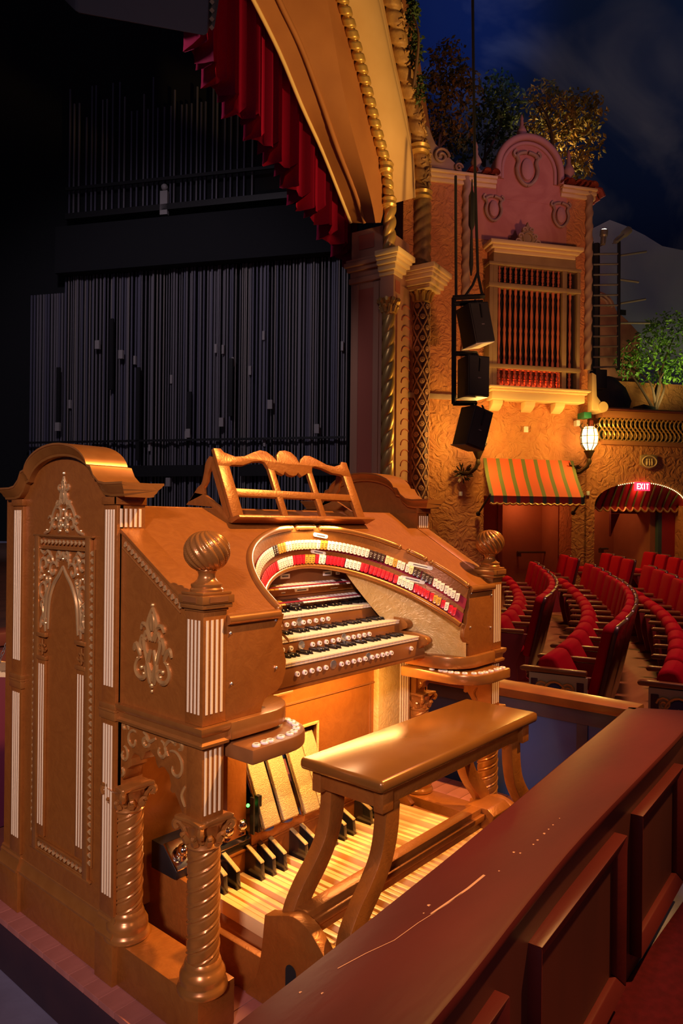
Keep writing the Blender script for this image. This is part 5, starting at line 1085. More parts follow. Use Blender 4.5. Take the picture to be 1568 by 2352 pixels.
TB_(MB().box(wx0-0.02, wx1-0.06, -0.26, 0.0, wz1, wz1+0.22), 'window_frieze', 'olive_trim', WN, bevel=0.01)
hc = MB()
for e, z0, z1 in ((0.0, 0.22, 0.30), (0.06, 0.30, 0.36), (0.12, 0.36, 0.44)): hc.box(wx0-0.02-e, wx1-0.08+e, -0.28-e, 0.0, wz1+z0-0.02, wz1+z1-0.02)
TB_(hc, 'window_hood', 'cream_trim', WN, bevel=0.015)
TB_(MB().box(wx0-0.12, wx1+0.06, -0.28, 0.0, wz1-0.04, wz1+0.02), 'window_head', 'olive_trim', WN, bevel=0.01)
sl_ = MB()
for e, z0, z1 in ((0.0, -0.26, -0.10), (0.04, -0.10, -0.05), (0.09, -0.05, 0.0)): sl_.box(wx0-0.04-e, wx1+0.15+e, -0.30-e, 0.0, wz0+z0, wz0+z1)
TB_(sl_, 'window_sill', 'cream_trim', WN, bevel=0.015)
for px in (1138, 1212, 1280):
    x = lt(px, 935, -0.1)[0]; TB_(MB().prism([(0.0, wz0-0.26), (-0.22, wz0-0.26), (-0.20, wz0-0.34), (-0.10, wz0-0.42), (0.0, wz0-0.46)], 'X', x-0.11, x+0.11), 'sill_corbel', 'cream_trim', WN, bevel=0.012)
# red lamp inside the grille
light('AREA', 'window_red_lamp', TM @ Vector(((gx_0+gx_1)/2, -0.145, wz0+0.04)), 14, (1.0, 0.10, 0.02), TM @ Vector(((gx_0+gx_1)/2, -0.16, wz0+3)), 1.2, size_y=0.03)
# scroll buttress on the right edge
sx = lt(1350, 900)[0]; zb = lt(1350, 945)[1]; zt_ = lt(1350, 858)[1]
SBU = TB_(MB().prism([(sx, zb), (sx+0.30, zb), (sx+0.28, zb+0.12), (sx+0.12, zb+0.30), (sx+0.10, zt_-0.05), (sx, zt_)], 'Y', -0.15, 0.2), 'scroll_buttress', 'cream_trim', TW, bevel=0.02)
TB_(MB().lathe([(0.11, -0.18), (0.11, 0.18)], (0, 0, 0), 14).xform(Matrix.Translation((sx+0.25, 0.0, zb+0.08)) @ Matrix.Rotation(PI/2, 4, 'X')), 'buttress_volute', 'cream_trim', SBU)
# string moulding across the tower below the sill
TB_(MB().box(xT0, lt(1050, 910)[0], -0.06, 0.0, lt(1000, 917)[1], lt(1000, 905)[1]), 'string_course', 'stone_trim', TW, bevel=0.01)
# ---- lower wall to the right with arch opening, and balustrade
xR = 9.5; zB = lt(1470, 1018)[1]
ax0, ax1 = lt(1365, 1180)[0], lt(1575, 1180)[0]; azs = lt(1370, 1160)[1]; azt = lt(1473, 1108)[1]; ac = (ax0+ax1)/2
arcpts = [(ac+(ax1-ax0)/2*math.cos(a), azs+(azt-azs)*math.sin(a)) for a in [PI*k/18 for k in range(19)]]
RWp = [(xT1-0.05, -0.3), (ax0, -0.3), (ax0, azs)]+list(reversed(arcpts))[1:-1]+[(ax1, azs), (ax1, -0.3), (xR, -0.3), (xR, zB), (xT1-0.05, zB)]
RW = struct(TB_(MB().prism(RWp, 'Y', 0.0, 0.45), 'wall_right_lower', 'stucco'))
# back walls of openings
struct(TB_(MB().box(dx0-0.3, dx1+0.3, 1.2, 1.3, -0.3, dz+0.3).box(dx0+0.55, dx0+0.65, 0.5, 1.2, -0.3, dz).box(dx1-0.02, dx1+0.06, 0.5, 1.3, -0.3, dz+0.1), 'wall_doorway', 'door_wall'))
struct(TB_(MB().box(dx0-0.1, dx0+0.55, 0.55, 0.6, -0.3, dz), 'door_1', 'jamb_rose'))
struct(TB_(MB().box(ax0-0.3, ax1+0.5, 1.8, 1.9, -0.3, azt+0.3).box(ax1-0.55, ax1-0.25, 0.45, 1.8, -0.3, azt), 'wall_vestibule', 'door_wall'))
tag(TB_(MB().box(lt(1400, 1170, .9)[0], lt(1515, 1170, .9)[0], 0.85, 0.92, lt(1450, 1180, .9)[1], lt(1450, 1150, .9)[1]).hexa([(lt(1400, 1180, .9)[0], .85, lt(1400, 1180, .9)[1]), (lt(1420, 1180, .9)[0], .85, lt(1420, 1180, .9)[1]), (lt(1420, 1180, .9)[0], .92, lt(1420, 1180, .9)[1]), (lt(1400, 1180, .9)[0], .92, lt(1400, 1180, .9)[1])], [(lt(1400, 1180, .9)[0], .85, lt(1400, 1232, .9)[1]), (lt(1406, 1180, .9)[0], .85, lt(1406, 1215, .9)[1]), (lt(1406, 1180, .9)[0], .92, lt(1406, 1215, .9)[1]), (lt(1400, 1180, .9)[0], .92, lt(1400, 1232, .9)[1])]), 'door_drape', 'velvet_dark', None), 'dark red pelmet and side drape inside the exit archway', 'curtain')
# handrails
for a, b, py, lab in ((1188, 1288, 1268, 'thin wall handrail inside the doorway under the striped awning'), (1520, 1545, 1255, 'short wall handrail at the right of the exit archway'), (1378, 1396, 1260, 'short wall handrail at the left of the exit archway')):
    xa, z = lt(a, py, 1.05); xb, _ = lt(b, py, 1.05); h = TB_(MB().tube([(xa, 1.05, z), (xb, 1.05, z)], 0.025, 8), 'handrail', 'handrail', None); tag(h, lab, 'handrail')
    TB_(MB().box(xa+0.05, xa+0.09, 1.05, 1.2, z-0.1, z), 'rail_bracket', 'handrail', h)
# teal and red door frame of the arch
FRD = struct(thing('door_2', 'teal and red striped timber frame lining the exit archway', 'door frame', TM @ Vector((ac, 0.3, 0))))
for a, b, m_ in ((ax0, ax0+0.06, 'awning_red'), (ax0+0.06, ax0+0.13, 'awning_teal'), (ax0+0.13, ax0+0.20, 'awning_red'), (ax1-0.42, ax1-0.33, 'awning_teal'), (ax1-0.33, ax1, 'awning_red')): TB_(MB().box(a, b, 0.35, 0.45, -0.3, azs+0.15), 'frame_stripe', m_, FRD)
# scalloped valance inside the arch with bulbs
SV = thing('arch_valance', 'red scalloped canopy inside the exit arch with thin green stripes', 'canopy', TM @ Vector((ac, 0.3, azs)))
NP = 12
for k in range(NP):
    a0, a1 = ax0+(ax1-ax0)*k/NP, ax0+(ax1-ax0)*(k+1)/NP
    def ztop(x): return azs+(azt-azs)*math.sqrt(max(0, 1-((x-ac)/((ax1-ax0)/2))**2))*0.97
    n = 6; zb_ = azs-0.03; xs_ = [a0+(a1-a0)*j/n for j in range(n+1)]
    front = [[(x, 0.05, ztop(x)) for x in xs_], [(x, 0.30-0.03*math.sin(PI*j/n), zb_+0.04) for j, x in enumerate(xs_)], [(x, 0.30-0.04*math.sin(PI*j/n), zb_-0.09*math.sin(PI*j/n)) for j, x in enumerate(xs_)]]
    TB_(MB().grid(front), 'canopy_panel', 'awning_red', SV, smooth=60)
    TB_(MB().tube([(a0, 0.03, ztop(a0)), (a0, 0.27, zb_+0.04), (a0, 0.28, zb_)], 0.018, 5), 'canopy_stripe', 'awning_green', SV)
    TB_(MB().tube([(x, 0.28-0.04*math.sin(PI*j/n), zb_-0.09*math.sin(PI*j/n)) for j, x in enumerate(xs_)], 0.022, 5), 'canopy_fringe', 'end_gold', SV)
bmsh = MB().lathe([(0.012*math.sin(PI*k/5)+1e-5, -0.012*math.cos(PI*k/5)) for k in range(6)], (0, 0, 0), 7).mesh('bulb', 'bulb')
BS = thing('bulb_string', 'row of tiny warm bulbs along the top of the exit arch', 'lights', TM @ Vector((ac, -0.02, azt)))
for k in range(40):
    a = PI*(0.05+0.62*k/39); inst('bulb', bmsh, BS, TM @ Matrix.Translation((ac+(ax1-ax0)/2*0.985*math.cos(a), -0.02, azs+(azt-azs)*0.985*math.sin(a))))
# EXIT sign
ex0, ez0 = lt(1457, 1127, -0.06); ex1, ez1 = lt(1490, 1108, -0.06)
ES = TB_(MB().box(ex0, ex1, -0.10, -0.04, ez0, ez1), 'exit_sign', 'exit_red', None, bevel=0.004); tag(ES, 'small glowing red EXIT sign above the archway', 'sign')
w_ = (ex1-ex0)*0.17; h_ = (ez1-ez0)*0.66; zb_ = ez0+(ez1-ez0)*0.17
def stroke(x0, z0, x1, z1, b): 
    t_ = w_*0.16; d = Vector((x1-x0, z1-z0)); n = Vector((-d.y, d.x)).normalized()*t_; b.prism([(x0+n.x, z0+n.y), (x1+n.x, z1+n.y), (x1-n.x, z1-n.y), (x0-n.x, z0-n.y)], 'Y', -0.104, -0.10)
gl = {'E': [(0, 0, 0, 1), (0, 0.08, 1, 0.08), (0, 0.5, 0.8, 0.5), (0, 0.92, 1, 0.92)], 'X': [(0, 0, 1, 1), (0, 1, 1, 0)], 'I': [(0.5, 0, 0.5, 1)], 'T': [(0.5, 0, 0.5, 1), (0, 0.92, 1, 0.92)]}
for k, ch in enumerate('EXIT'):
    b = MB(); ox = ex0+(ex1-ex0)*(0.10+0.205*k)+0.0
    for x0, z0, x1, z1 in gl[ch]: stroke(ox+x0*w_, zb_+z0*h_, ox+x1*w_, zb_+z1*h_, b)
    TB_(b, 'letter', 'exit_white', ES, smooth=0)
# plaster shield on the right wall
x, z = lt(1486, 1060); HS = TB_(MB().prism([(x-0.20, z+0.12), (x-0.08, z+0.15), (x, z+0.13), (x+0.08, z+0.15), (x+0.20, z+0.12), (x+0.21, z-0.08), (x+0.12, z-0.14), (x, z-0.17), (x-0.12, z-0.14), (x-0.21, z-0.08)], 'Y', -0.075, -0.004), 'plaster_shield', 'olive_trim', None, bevel=0.015); tag(HS, 'small plaster coat-of-arms shield above the EXIT sign', 'plaque')
TB_(MB().tube([(x+0.17*math.cos(a), -0.075, z-0.01+0.12*math.sin(a)) for a in [2*PI*k/20 for k in range(21)]], 0.018, 6), 'shield_rim', 'cream_trim', HS)
for dx_ in (-0.06, 0, 0.06): TB_(MB().lathe([(0.018, 0), (0.025, 0.06), (0.012, 0.10), (0.02, 0.13), (0.001, 0.15)], (x+dx_, -0.075, z-0.09), 8), 'shield_figure', 'cream_trim', HS)
# balustrade with lattice
bz0, bz1 = lt(1470, 1014)[1], lt(1470, 962)[1]; bx0 = lt(1382, 985)[0]
BD = thing('roof_balustrade', 'amber lattice balustrade with tiled coping on top of the right wall', 'balustrade', TM @ Vector((bx0, 0, zB)))
TB_(MB().box(bx0-0.02, xR, -0.06, 0.25, zB-0.06, bz0), 'bottom_rail', 'arch_orange', BD, bevel=0.012)
TB_(MB().box(bx0-0.02, xR, -0.05, 0.22, bz1, bz1+0.14), 'top_rail', 'arch_orange', BD, bevel=0.012)
TB_(MB().box(bx0, xR, 0.10, 0.14, bz0, bz1), 'lattice_backing', 'black', BD)
cp_ = MB().grid([[(0.0+0.24*u, 0.08+0.19*math.cos(PI*k/8), 0.09*math.sin(PI*k/8)) for k in range(9)] for u in (0, 1)]).mesh('coping_tile', 'tile_light')
x = bx0
while x < bx0+3.4: inst('coping_tile', cp_, BD, TM @ Matrix.Translation((x, 0, bz1+0.135))); x += 0.19
h = bz1-bz0
lt_w = MB().tube([(0.075*math.sin(2*PI*k/12), 0, h*k/12) for k in range(13)], 0.020, 5).mesh('lattice_rib', 'arch_gold'); lt_w2 = MB().tube([(-0.075*math.sin(2*PI*k/12), 0, h*k/12) for k in range(13)], 0.020, 5).mesh('lattice_rib', 'arch_gold')
x = bx0+0.04
while x < bx0+3.0:
    inst('lattice_rib', lt_w, BD, TM @ Matrix.Translation((x, 0.04, bz0))); inst('lattice_rib', lt_w2, BD, TM @ Matrix.Translation((x, 0.06, bz0))); x += 0.105
# striped awning
aT0, aT1 = lt(1108, 1052, 0), lt(1315, 1054, 0); aB0, aB1 = lt(1125, 1138, -0.85), lt(1342, 1140, -0.85)
AW = thing('striped_awning', 'orange and olive striped canvas awning over the side doorway', 'awning', TM @ Vector(((aT0[0]+aT1[0])/2, -0.4, aB0[1])))
prof_ = []
cur_ = 0.0
st_ = [('awning_green', 0.3)]+[(('awning_orange', 0.75) if k % 2 == 0 else ('awning_green', 0.33)) for k in range(13)]+[('awning_green', 0.3)]
tot = sum(w for _, w in st_); zA, zBt = aT0[1], aB0[1]
for m_, w in st_:
    u0, u1 = cur_/tot, (cur_+w)/tot; cur_ += w
    X0, X1, Y0, Y1 = [a[0]+(b[0]-a[0])*u for a, b, u in ((aT0, aT1, u0), (aT0, aT1, u1), (aB0, aB1, u0), (aB0, aB1, u1))]
    TB_(MB().grid([[(X0, -0.02, zA), (X1, -0.02, zA)], [((X0+Y0)/2, -0.40, (zA+zBt)/2+0.01), ((X1+Y1)/2, -0.40, (zA+zBt)/2+0.01)], [(Y0, -0.85, zBt), (Y1, -0.85, zBt)]]), 'canvas_stripe', m_, AW, smooth=60)
    n = 5
    TB_(MB().grid([[(Y0+(Y1-Y0)*j/n, -0.85, zBt) for j in range(n+1)], [(Y0+(Y1-Y0)*j/n, -0.86, zBt-0.13-0.02*math.sin(PI*j/n)) for j in range(n+1)]]), 'valance_stripe', 'awning_red' if m_ == 'awning_orange' else 'awning_teal', AW)
TB_(MB().tube([(aB0[0]+(aB1[0]-aB0[0])*j/60, -0.865, zBt-0.14-0.025*abs(math.sin(j*PI/4))) for j in range(61)], 0.022, 5), 'fringe', 'end_gold', AW)
for (x0_, xt_) in ((aB0[0], lt(1098, 1180, -0.1)), (aB1[0], lt(1316, 1178, -0.1))):
    TB_(MB().tube([(x0_, -0.86, zBt+0.02), (xt_[0], -0.10, xt_[1])], 0.022, 6), 'support_arm', 'iron', AW)
    TB_(MB().lathe([(0.05*math.sin(PI*k/6)+1e-4, -0.05*math.cos(PI*k/6)) for k in range(7)], (xt_[0], -0.10, xt_[1]), 8), 'arm_bracket', 'iron', AW)
# sconces
def sconce(px, py, lab, pw):
    x, z = lt(px, py, -0.45); S = thing('wall_sconce', lab, 'lamp', TM @ Vector((x, -0.45, z-0.3)), 'lantern sconces on the tower')
    TB_(MB().lathe([(0.08, -0.22), (0.15, -0.10), (0.165, 0.05), (0.13, 0.20), (0.09, 0.24)], (x, -0.45, z), 12), 'lantern_glass', 'sconce_glass', S)
    for k in range(8):
        a = 2*PI*k/8; TB_(MB().tube([(x+r*math.cos(a), -0.45+r*math.sin(a), z+q) for r, q in ((0.06, -0.26), (0.165, -0.11), (0.18, 0.05), (0.15, 0.20), (0.19, 0.27), (0.16, 0.31))], 0.011, 5), 'lantern_rib', 'sconce_iron', S)
    for q, r in ((-0.1, 0.168), (0.05, 0.178), (0.2, 0.148)): TB_(MB().tube([(x+r*math.cos(2*PI*k/16), -0.45+r*math.sin(2*PI*k/16), z+q) for k in range(17)], 0.009, 5), 'lantern_hoop', 'sconce_iron', S)
    TB_(MB().lathe([(0.03, -0.52), (0.05, -0.46), (0.035, -0.40), (0.08, -0.30), (0.11, -0.24), (0.07, -0.22)], (x, -0.45, z), 10), 'lantern_stem', 'sconce_iron', S)
    TB_(MB().tube([(x, -0.45, z-0.44), (x-0.03, -0.43, z-0.56), (x-0.10, -0.30, z-0.66), (x-0.18, -0.08, z-0.66)], [0.035, 0.04, 0.04, 0.05], 8), 'bracket_arm', 'sconce_iron', S)
    lf = MB()
    for k in range(44):
        a = R.uniform(0, 2*PI); r = R.uniform(0.05, 0.19); c = Vector((x-0.18+r*math.cos(a), -0.10-R.uniform(0, 0.09), z-0.66+r*math.sin(a))); d = Vector((math.cos(a)*0.05, -0.02, math.sin(a)*0.05)); lf.tube([c-d, c, c+d], [0.006, 0.018, 0.004], 4)
    tag(TB_(lf, 'leaf_spray', 'sconce_iron', S), kind='stuff')
    light('POINT', 'sconce_bulb', TM @ Vector((x, -0.78, z+0.05)), pw, (1.0, 0.60, 0.12), size=0.12)
sconce(1353, 1008, 'bright lantern sconce to the right of the striped awning', 85); sconce(1098, 1008, 'lantern sconce half hidden behind the lowest black speaker', 85)
light('POINT', 'doorway_fill', TM @ Vector(((dx0+dx1)/2+0.3, 0.75, dz-0.15)), 9, (1.0, 0.35, 0.12), size=0.1)  # added point light, lifts the dark doorway interior
light('POINT', 'vestibule_fill', TM @ Vector((ac-0.4, 1.2, azs+0.2)), 14, (1.0, 0.40, 0.15), size=0.1)  # added point light that keeps the archway interior from going black
light('POINT', 'canopy_lamp', TM @ Vector((ac, 0.02, azt-0.12)), 3, (1.0, 0.35, 0.15), size=0.05)
# small wall boxes
for (px0, py0, px1, py1, yy, m_, nm, lab, cat) in ((1341, 946, 1358, 960, -0.25, 'box_green', 'running_sign', 'small green sign box projecting from the wall by the right sconce', 'sign'), (1205, 979, 1213, 993, -0.05, 'box_white', 'switch_plate', 'pale switch plate on the wall above the awning', 'switch'), (1355, 965, 1362, 980, -0.05, 'tile', 'fire_alarm', 'tiny red alarm box above the right sconce', 'alarm'), (1348, 1128, 1354, 1138, -0.05, 'box_white', 'switch_plate', 'tiny pale wall plate right of the awning', 'switch'), (1324, 965, 1332, 978, -0.12, 'box_white', 'emergency_lamp', 'small white emergency lamp left of the green sign box', 'lamp'), (1055, 1129, 1062, 1139, -0.05, 'box_white', 'switch_plate', 'tiny pale wall plate at the left of the awning', 'switch')):
    x0_, z1_ = lt(px0, py0, yy); x1_, z0_ = lt(px1, py1, yy); tag(TB_(MB().box(x0_, x1_, yy, 0.0, z0_, z1_), nm, m_, None, bevel=0.006), lab, cat)
# ---- hung speakers with frame and cables
y0 = -1.6
def hp(px, py, y=y0): x, z = lt(px, py, y); return (x, y, z)
HF = thing('speaker_frame', 'black steel hanging frame holding three loudspeakers before the tower', 'rigging frame', TM @ Vector(hp(1042, 930)))
for a, b in (((1040, 684), (1112, 680)), ((1042, 684), (1042, 928)), ((1040, 698), (1108, 694)), ((1042, 812), (1095, 812)), ((1040, 926), (1094, 926)), ((1090, 812), (1090, 830)), ((1086, 926), (1086, 945))):
    A, B = hp(*a), hp(*b); TB_(MB().tube([A, B], 0.045, 4), 'frame_bar', 'iron', HF)
lab3 = ('topmost tilted black loudspeaker in the hanging frame', 'middle black loudspeaker hanging level with the window sill', 'lowest black loudspeaker tilted downward in front of the left sconce')
for k, (cx_, cy_, tilt, yaw_) in enumerate(((1089, 748, 12, 0.25), (1084, 868, 0, 0.15), (1083, 984, -14, 0.3))):
    c = Vector(hp(cx_, cy_)); S = thing('loudspeaker', lab3[k], 'speaker', TM @ c, 'hanging loudspeakers')
    M = TM @ Matrix.Translation(c) @ Matrix.Rotation(math.radians(-tilt), 4, 'Y') @ Matrix.Rotation(yaw_, 4, 'Z')
    w, h, d = 0.215, 0.35, 0.22
    MB().prism([(-w, -d), (w, -d), (w*0.8, d), (-w*0.8, d)], 'Z', -h, h).build('cabinet', 'speaker_black', S, bevel=0.012, M=M)
    MB().box(-w*0.9, w*0.9, -d-0.012, -d, -h*0.93, h*0.93).build('grille', 'speaker_black', S, M=M)
    MB().box(-w*0.95, w*0.95, -d+0.02, d, -h-0.012, -h).build('base_plate', 'box_white' if k == 0 else 'speaker_grey', S, M=M)
    MB().box(-0.03, 0.03, -d-0.02, -d-0.012, -0.05, -0.03).build('badge', 'speaker_grey', S, M=M)
    MB().tube([(0, -d-0.02, h*0.2), (0.01, -d-0.03, h*0.8), (0, -d*0.6, h+0.06)], 0.018, 5).build('yoke', 'iron', S, M=M)
for pts_, lab in (([(1046, 404), (1047, 684)], 'straight black steel cable rising from the left of the speaker frame'), ([(1085, -20), (1087, 180), (1091, 420), (1097, 630), (1108, 682)], 'long black cable running from the ceiling down to the speaker frame'), ([(1083, 450), (1082, 480)], None), ([(1097, 625), (1085, 655), (1065, 684)], 'black cable loop sagging onto the speaker frame'), ([(1048, 640), (1055, 660), (1044, 690)], None)):
    if lab is None: continue
    tag(TB_(MB().tube([hp(*p) for p in pts_], 0.025, 6), 'rigging_cable', 'iron', None), lab, 'cable')
x_, y_, z_ = hp(1083, 490); tag(TB_(MB().lathe([(0.015, -1.1), (0.04, -0.9), (0.02, -0.3), (0.06, -0.2), (0.06, 0.3), (0.02, 0.4), (0.01, 0.6)], (x_, y_, z_), 8), 'chain_hoist', 'iron', None), 'slim black chain hoist beside the twisted moulding', 'hoist')
# ---- ladder truss with spotlights, right of the tower
y1 = 0.6
def hq(px, py, y=y1): x, z = lt(px, py, y); return (x, y, z)
LD = thing('ladder_truss', 'tall steel ladder lighting truss beside the right edge of the tower', 'ladder', TM @ Vector(hq(1390, 860)))
for px in (1359, 1421): TB_(MB().tube([hq(px, 555), hq(px-1, 850)], 0.035, 6), 'ladder_post', 'iron', LD)
TB_(MB().tube([hq(1369, 560, 0.7), hq(1369, 850, 0.7)], 0.075, 6), 'ladder_post', 'iron', LD)
for k in range(12): 
    py = 584+23.6*k; TB_(MB().tube([hq(1359, py), hq(1419, py-1)], 0.022, 6), 'rung', 'steel', LD)
for a, b in (((1424, 587), (1484, 578)), ((1422, 642), (1466, 648)), ((1424, 697), (1482, 687)), ((1424, 742), (1492, 742))): TB_(MB().tube([hq(*a), hq(*b)], 0.025, 6), 'outrigger', 'steel', LD)
for px0, py0, px1, py1_, lab, hot in ((1384, 562, 1387, 528, 'upright spotlight with glowing lens on top of the ladder truss', True), (1412, 556, 1446, 526, 'slanted chrome spotlight pointing right on top of the ladder truss', False)):
    a, b = Vector(hq(px0, py0)), Vector(hq(px1, py1_)); S = thing('spotlight', lab, 'lamp', TM @ a, 'truss spotlights'); M = TM @ Matrix.Translation(a) @ (b-a).normalized().to_track_quat('Z', 'Y').to_matrix().to_4x4(); Ln = (b-a).length
    MB().lathe([(0.05, 0), (0.06, 0.05), (0.06, Ln*0.5), (0.085, Ln*0.6), (0.085, Ln*0.95)], (0, 0, 0), 12).build('barrel', 'steel', S, M=M)
    MB().lathe([(0.08, Ln*0.95), (0.06, Ln), (0.001, Ln+0.02)], (0, 0, 0), 12).build('lens', 'lamp_hot' if hot else 'box_white', S, M=M)
    MB().tube([(-0.09, 0, Ln*0.45), (-0.09, 0, 0.0), (0.09, 0, 0.0), (0.09, 0, Ln*0.45)], 0.012, 5).build('yoke', 'steel', S, M=M)
tag(TB_(MB().box(hq(1362, 870)[0], hq(1388, 870)[0], 0.5, 0.75, hq(1370, 893)[2], hq(1370, 850)[2]), 'dimmer_box', 'speaker_black', None, bevel=0.01), 'black dimmer box at the foot of the ladder truss', 'box')
# little plaster facade behind the truss
y2 = 2.2; fx0, fx1 = lt(1368, 700, y2)[0], lt(1470, 760, y2)[0]; ftop = lt(1380, 668, y2)[1]; fb = 3.5
FH = thing('plaster_house', 'small salmon plaster house front with arched top behind the ladder truss', 'building', TM @ Vector((fx0, y2, fb)))
xa = lt(1412, 700, y2)[0]; zsp = lt(1390, 705, y2)[1]; ra = xa-fx0
TB_(MB().prism([(fx0-0.4, fb), (fx1, fb), (fx1, lt(1440, 765, y2)[1]), (lt(1440, 765, y2)[0], lt(1440, 735, y2)[1]), (xa+0.05, lt(1430, 715, y2)[1]), (xa, zsp)]+[(fx0+ra*math.cos(a), zsp+(ftop-zsp)*math.sin(a)) for a in [PI/2*k/8 for k in range(9)]]+[(fx0-0.4, ftop)], 'Y', y2, y2+0.4), 'house_wall', 'stucco_rose', FH, bevel=0.02)
for k_ in (0.8, 0.6): TB_(MB().tube([(fx0+ra*k_*math.cos(a), y2-0.02, zsp+(ftop-zsp)*k_*math.sin(a)) for a in [PI/2*k/8 for k in range(9)]]+[], 0.035, 6), 'arch_moulding', 'rose_trim', FH)
TB_(MB().box(lt(1424, 722, y2)[0], lt(1436, 722, y2)[0], y2-0.02, y2, lt(1430, 724, y2)[1], lt(1430, 712, y2)[1]), 'house_window', 'black', FH)
struct(TB_(MB().box(xT1+0.3, xR+2, 1.9, 2.1, 2.5, lt(1500, 880, 1.9)[1]), 'wall_garden', 'stucco'))
tag(TB_(MB().lathe([(0.45, 0), (0.5, 0.2), (0.38, 0.5), (0.15, 0.75), (0.01, 0.8)], (lt(1395, 940, 1.0)[0], 1.0, lt(1395, 945, 1.0)[1]), 9), 'rock', 'rock', None), 'dark artificial boulder behind the balustrade', 'rock')
tag(TB_(MB().hexa([(lt(1478, 945, .8)[0], .8, lt(1478, 950, .8)[1]), (lt(1510, 945, .8)[0], .8, lt(1510, 950, .8)[1]), (lt(1510, 945, .8)[0], 1.3, lt(1510, 950, .8)[1]), (lt(1478, 945, .8)[0], 1.3, lt(1478, 950, .8)[1])], [(lt(1478, 925, .8)[0], .8, lt(1478, 928, .8)[1]), (lt(1505, 930, .8)[0], .8, lt(1505, 935, .8)[1]), (lt(1505, 930, .8)[0], 1.2, lt(1505, 935, .8)[1]), (lt(1478, 925, .8)[0], 1.2, lt(1478, 928, .8)[1])]), 'floor_lamp_unit', 'speaker_black', None, bevel=0.01), 'black floodlight box lying behind the balustrade under the tree', 'lamp')
# ---- trees
def tree(name, lab, base, crown, nleaf, m_leaf, size, trunks=4, seed=1):
    rr = random.Random(seed); T = thing(name, lab, 'tree', base, 'artificial trees on the walls'); base = Vector(base); b = MB()
    for k in range(trunks):
        c = crown[rr.randrange(len(crown))]; e = Vector(c[0])+Vector((rr.uniform(-.3, .3), rr.uniform(-.2, .2), -0.1))
        m1 = base.lerp(e, 0.5)+Vector((rr.uniform(-.2, .2), rr.uniform(-.2, .2), 0.1)); MB().tube(smooth2([tuple(base+Vector((rr.uniform(-.1, .1), 0, 0))), tuple(m1), tuple(e)], 4), [0.035-0.003*j for j in range(9)], 6).build('branch', 'bark', T)
    lf = MB()
    for (c, r3) in crown:
        for _ in range(int(nleaf*r3[0]*r3[2])):
            while True:
                q = Vector((rr.uniform(-1, 1), rr.uniform(-1, 1), rr.uniform(-1, 1)))
                if 0.25 < q.length < 1: break
            p = Vector(c)+Vector((q.x*r3[0], q.y*r3[1], q.z*r3[2])); d = Vector((rr.uniform(-1, 1), rr.uniform(-1, 1), rr.uniform(-1.2, 0.2))).normalized(); s2 = d.cross(Vector((rr.uniform(-1, 1), rr.uniform(-1, 1), rr.uniform(-1, 1)))).normalized(); L_ = size*rr.uniform(0.7, 1.3)
            up_ = d.cross(s2)*L_*0.12
            lf.add([p, p+d*L_*0.5+s2*L_*0.24, p+d*L_+up_, p+d*L_*0.5-s2*L_*0.24], [(0, 1, 2, 3)])
    tag(lf.build('foliage', m_leaf, T, smooth=0), kind='stuff')
def cr(px, py, d, rx, rz, ry=None): return (P(px, py, d), (rx, ry or rx, rz))
ps = FPX/15.5
tree('ficus_tree', 'dark bronze-leaved tree nearest the proscenium arch above the tower', P(1000, 345, 15.2), [cr(1025, 145, 15.4, .45, .50), cr(1000, 210, 15.4, .4, .55), cr(1060, 210, 15.4, .45, .6), cr(1010, 290, 15.4, .35, .4), cr(1040, 310, 15.5, .45, .35)], 1500, 'leaf_gold', 0.13, 5, 3)
tree('ficus_tree', 'dark green tree in the middle behind the left of the arched gable', P(1110, 380, 15.4), [cr(1140, 200, 15.6, .4, .4), cr(1165, 240, 15.6, .4, .45), cr(1120, 280, 15.6, .5, .55), cr(1155, 330, 15.6, .5, .4), cr(1055, 340, 15.7, .4, .25)], 1500, 'leaf_dark', 0.12, 4, 4)
tree('ficus_tree', 'large gold-tipped tree behind the right of the arched gable', P(1270, 400, 15.4), [cr(1245, 225, 15.8, .4, .4), cr(1290, 260, 15.8, .65, .5), cr(1340, 260, 15.8, .5, .45), cr(1330, 330, 15.8, .55, .5), cr(1245, 310, 15.8, .5, .5), cr(1330, 385, 15.8, .35, .3)], 1500, 'leaf_gold', 0.12, 5, 5)
tree('ficus_tree', 'bright green tree above the lattice balustrade at the right edge', P(1505, 945, 16.2), [cr(1490, 800, 16.5, .55, .4), cr(1540, 760, 16.5, .6, .5), cr(1560, 840, 16.5, .5, .4), cr(1510, 850, 16.5, .6, .35), cr(1440, 830, 16.6, .35, .4), cr(1495, 745, 16.5, .2, .2)], 1500, 'leaf_green', 0.10, 6, 6)
tree('climbing_vine', 'ivy hanging on the outer edge of the proscenium arch', P(955, 200, 13.2), [cr(948, 30, 13.0, .12, .45), cr(955, 110, 13.1, .12, .35), cr(965, 200, 13.3, .10, .3)], 5500, 'leaf_dark', 0.09, 2, 8)
light('SPOT', 'tree_uplight', P(1250, 470, 16.6), 340, (1.0, 0.66, 0.2), P(1300, 250, 15.9), 0.2, 110, 0.8)
light('SPOT', 'garden_uplight', P(1545, 930, 15.6), 130, (0.9, 0.85, 0.3), P(1520, 780, 16.6), 0.2, 120, 0.8)
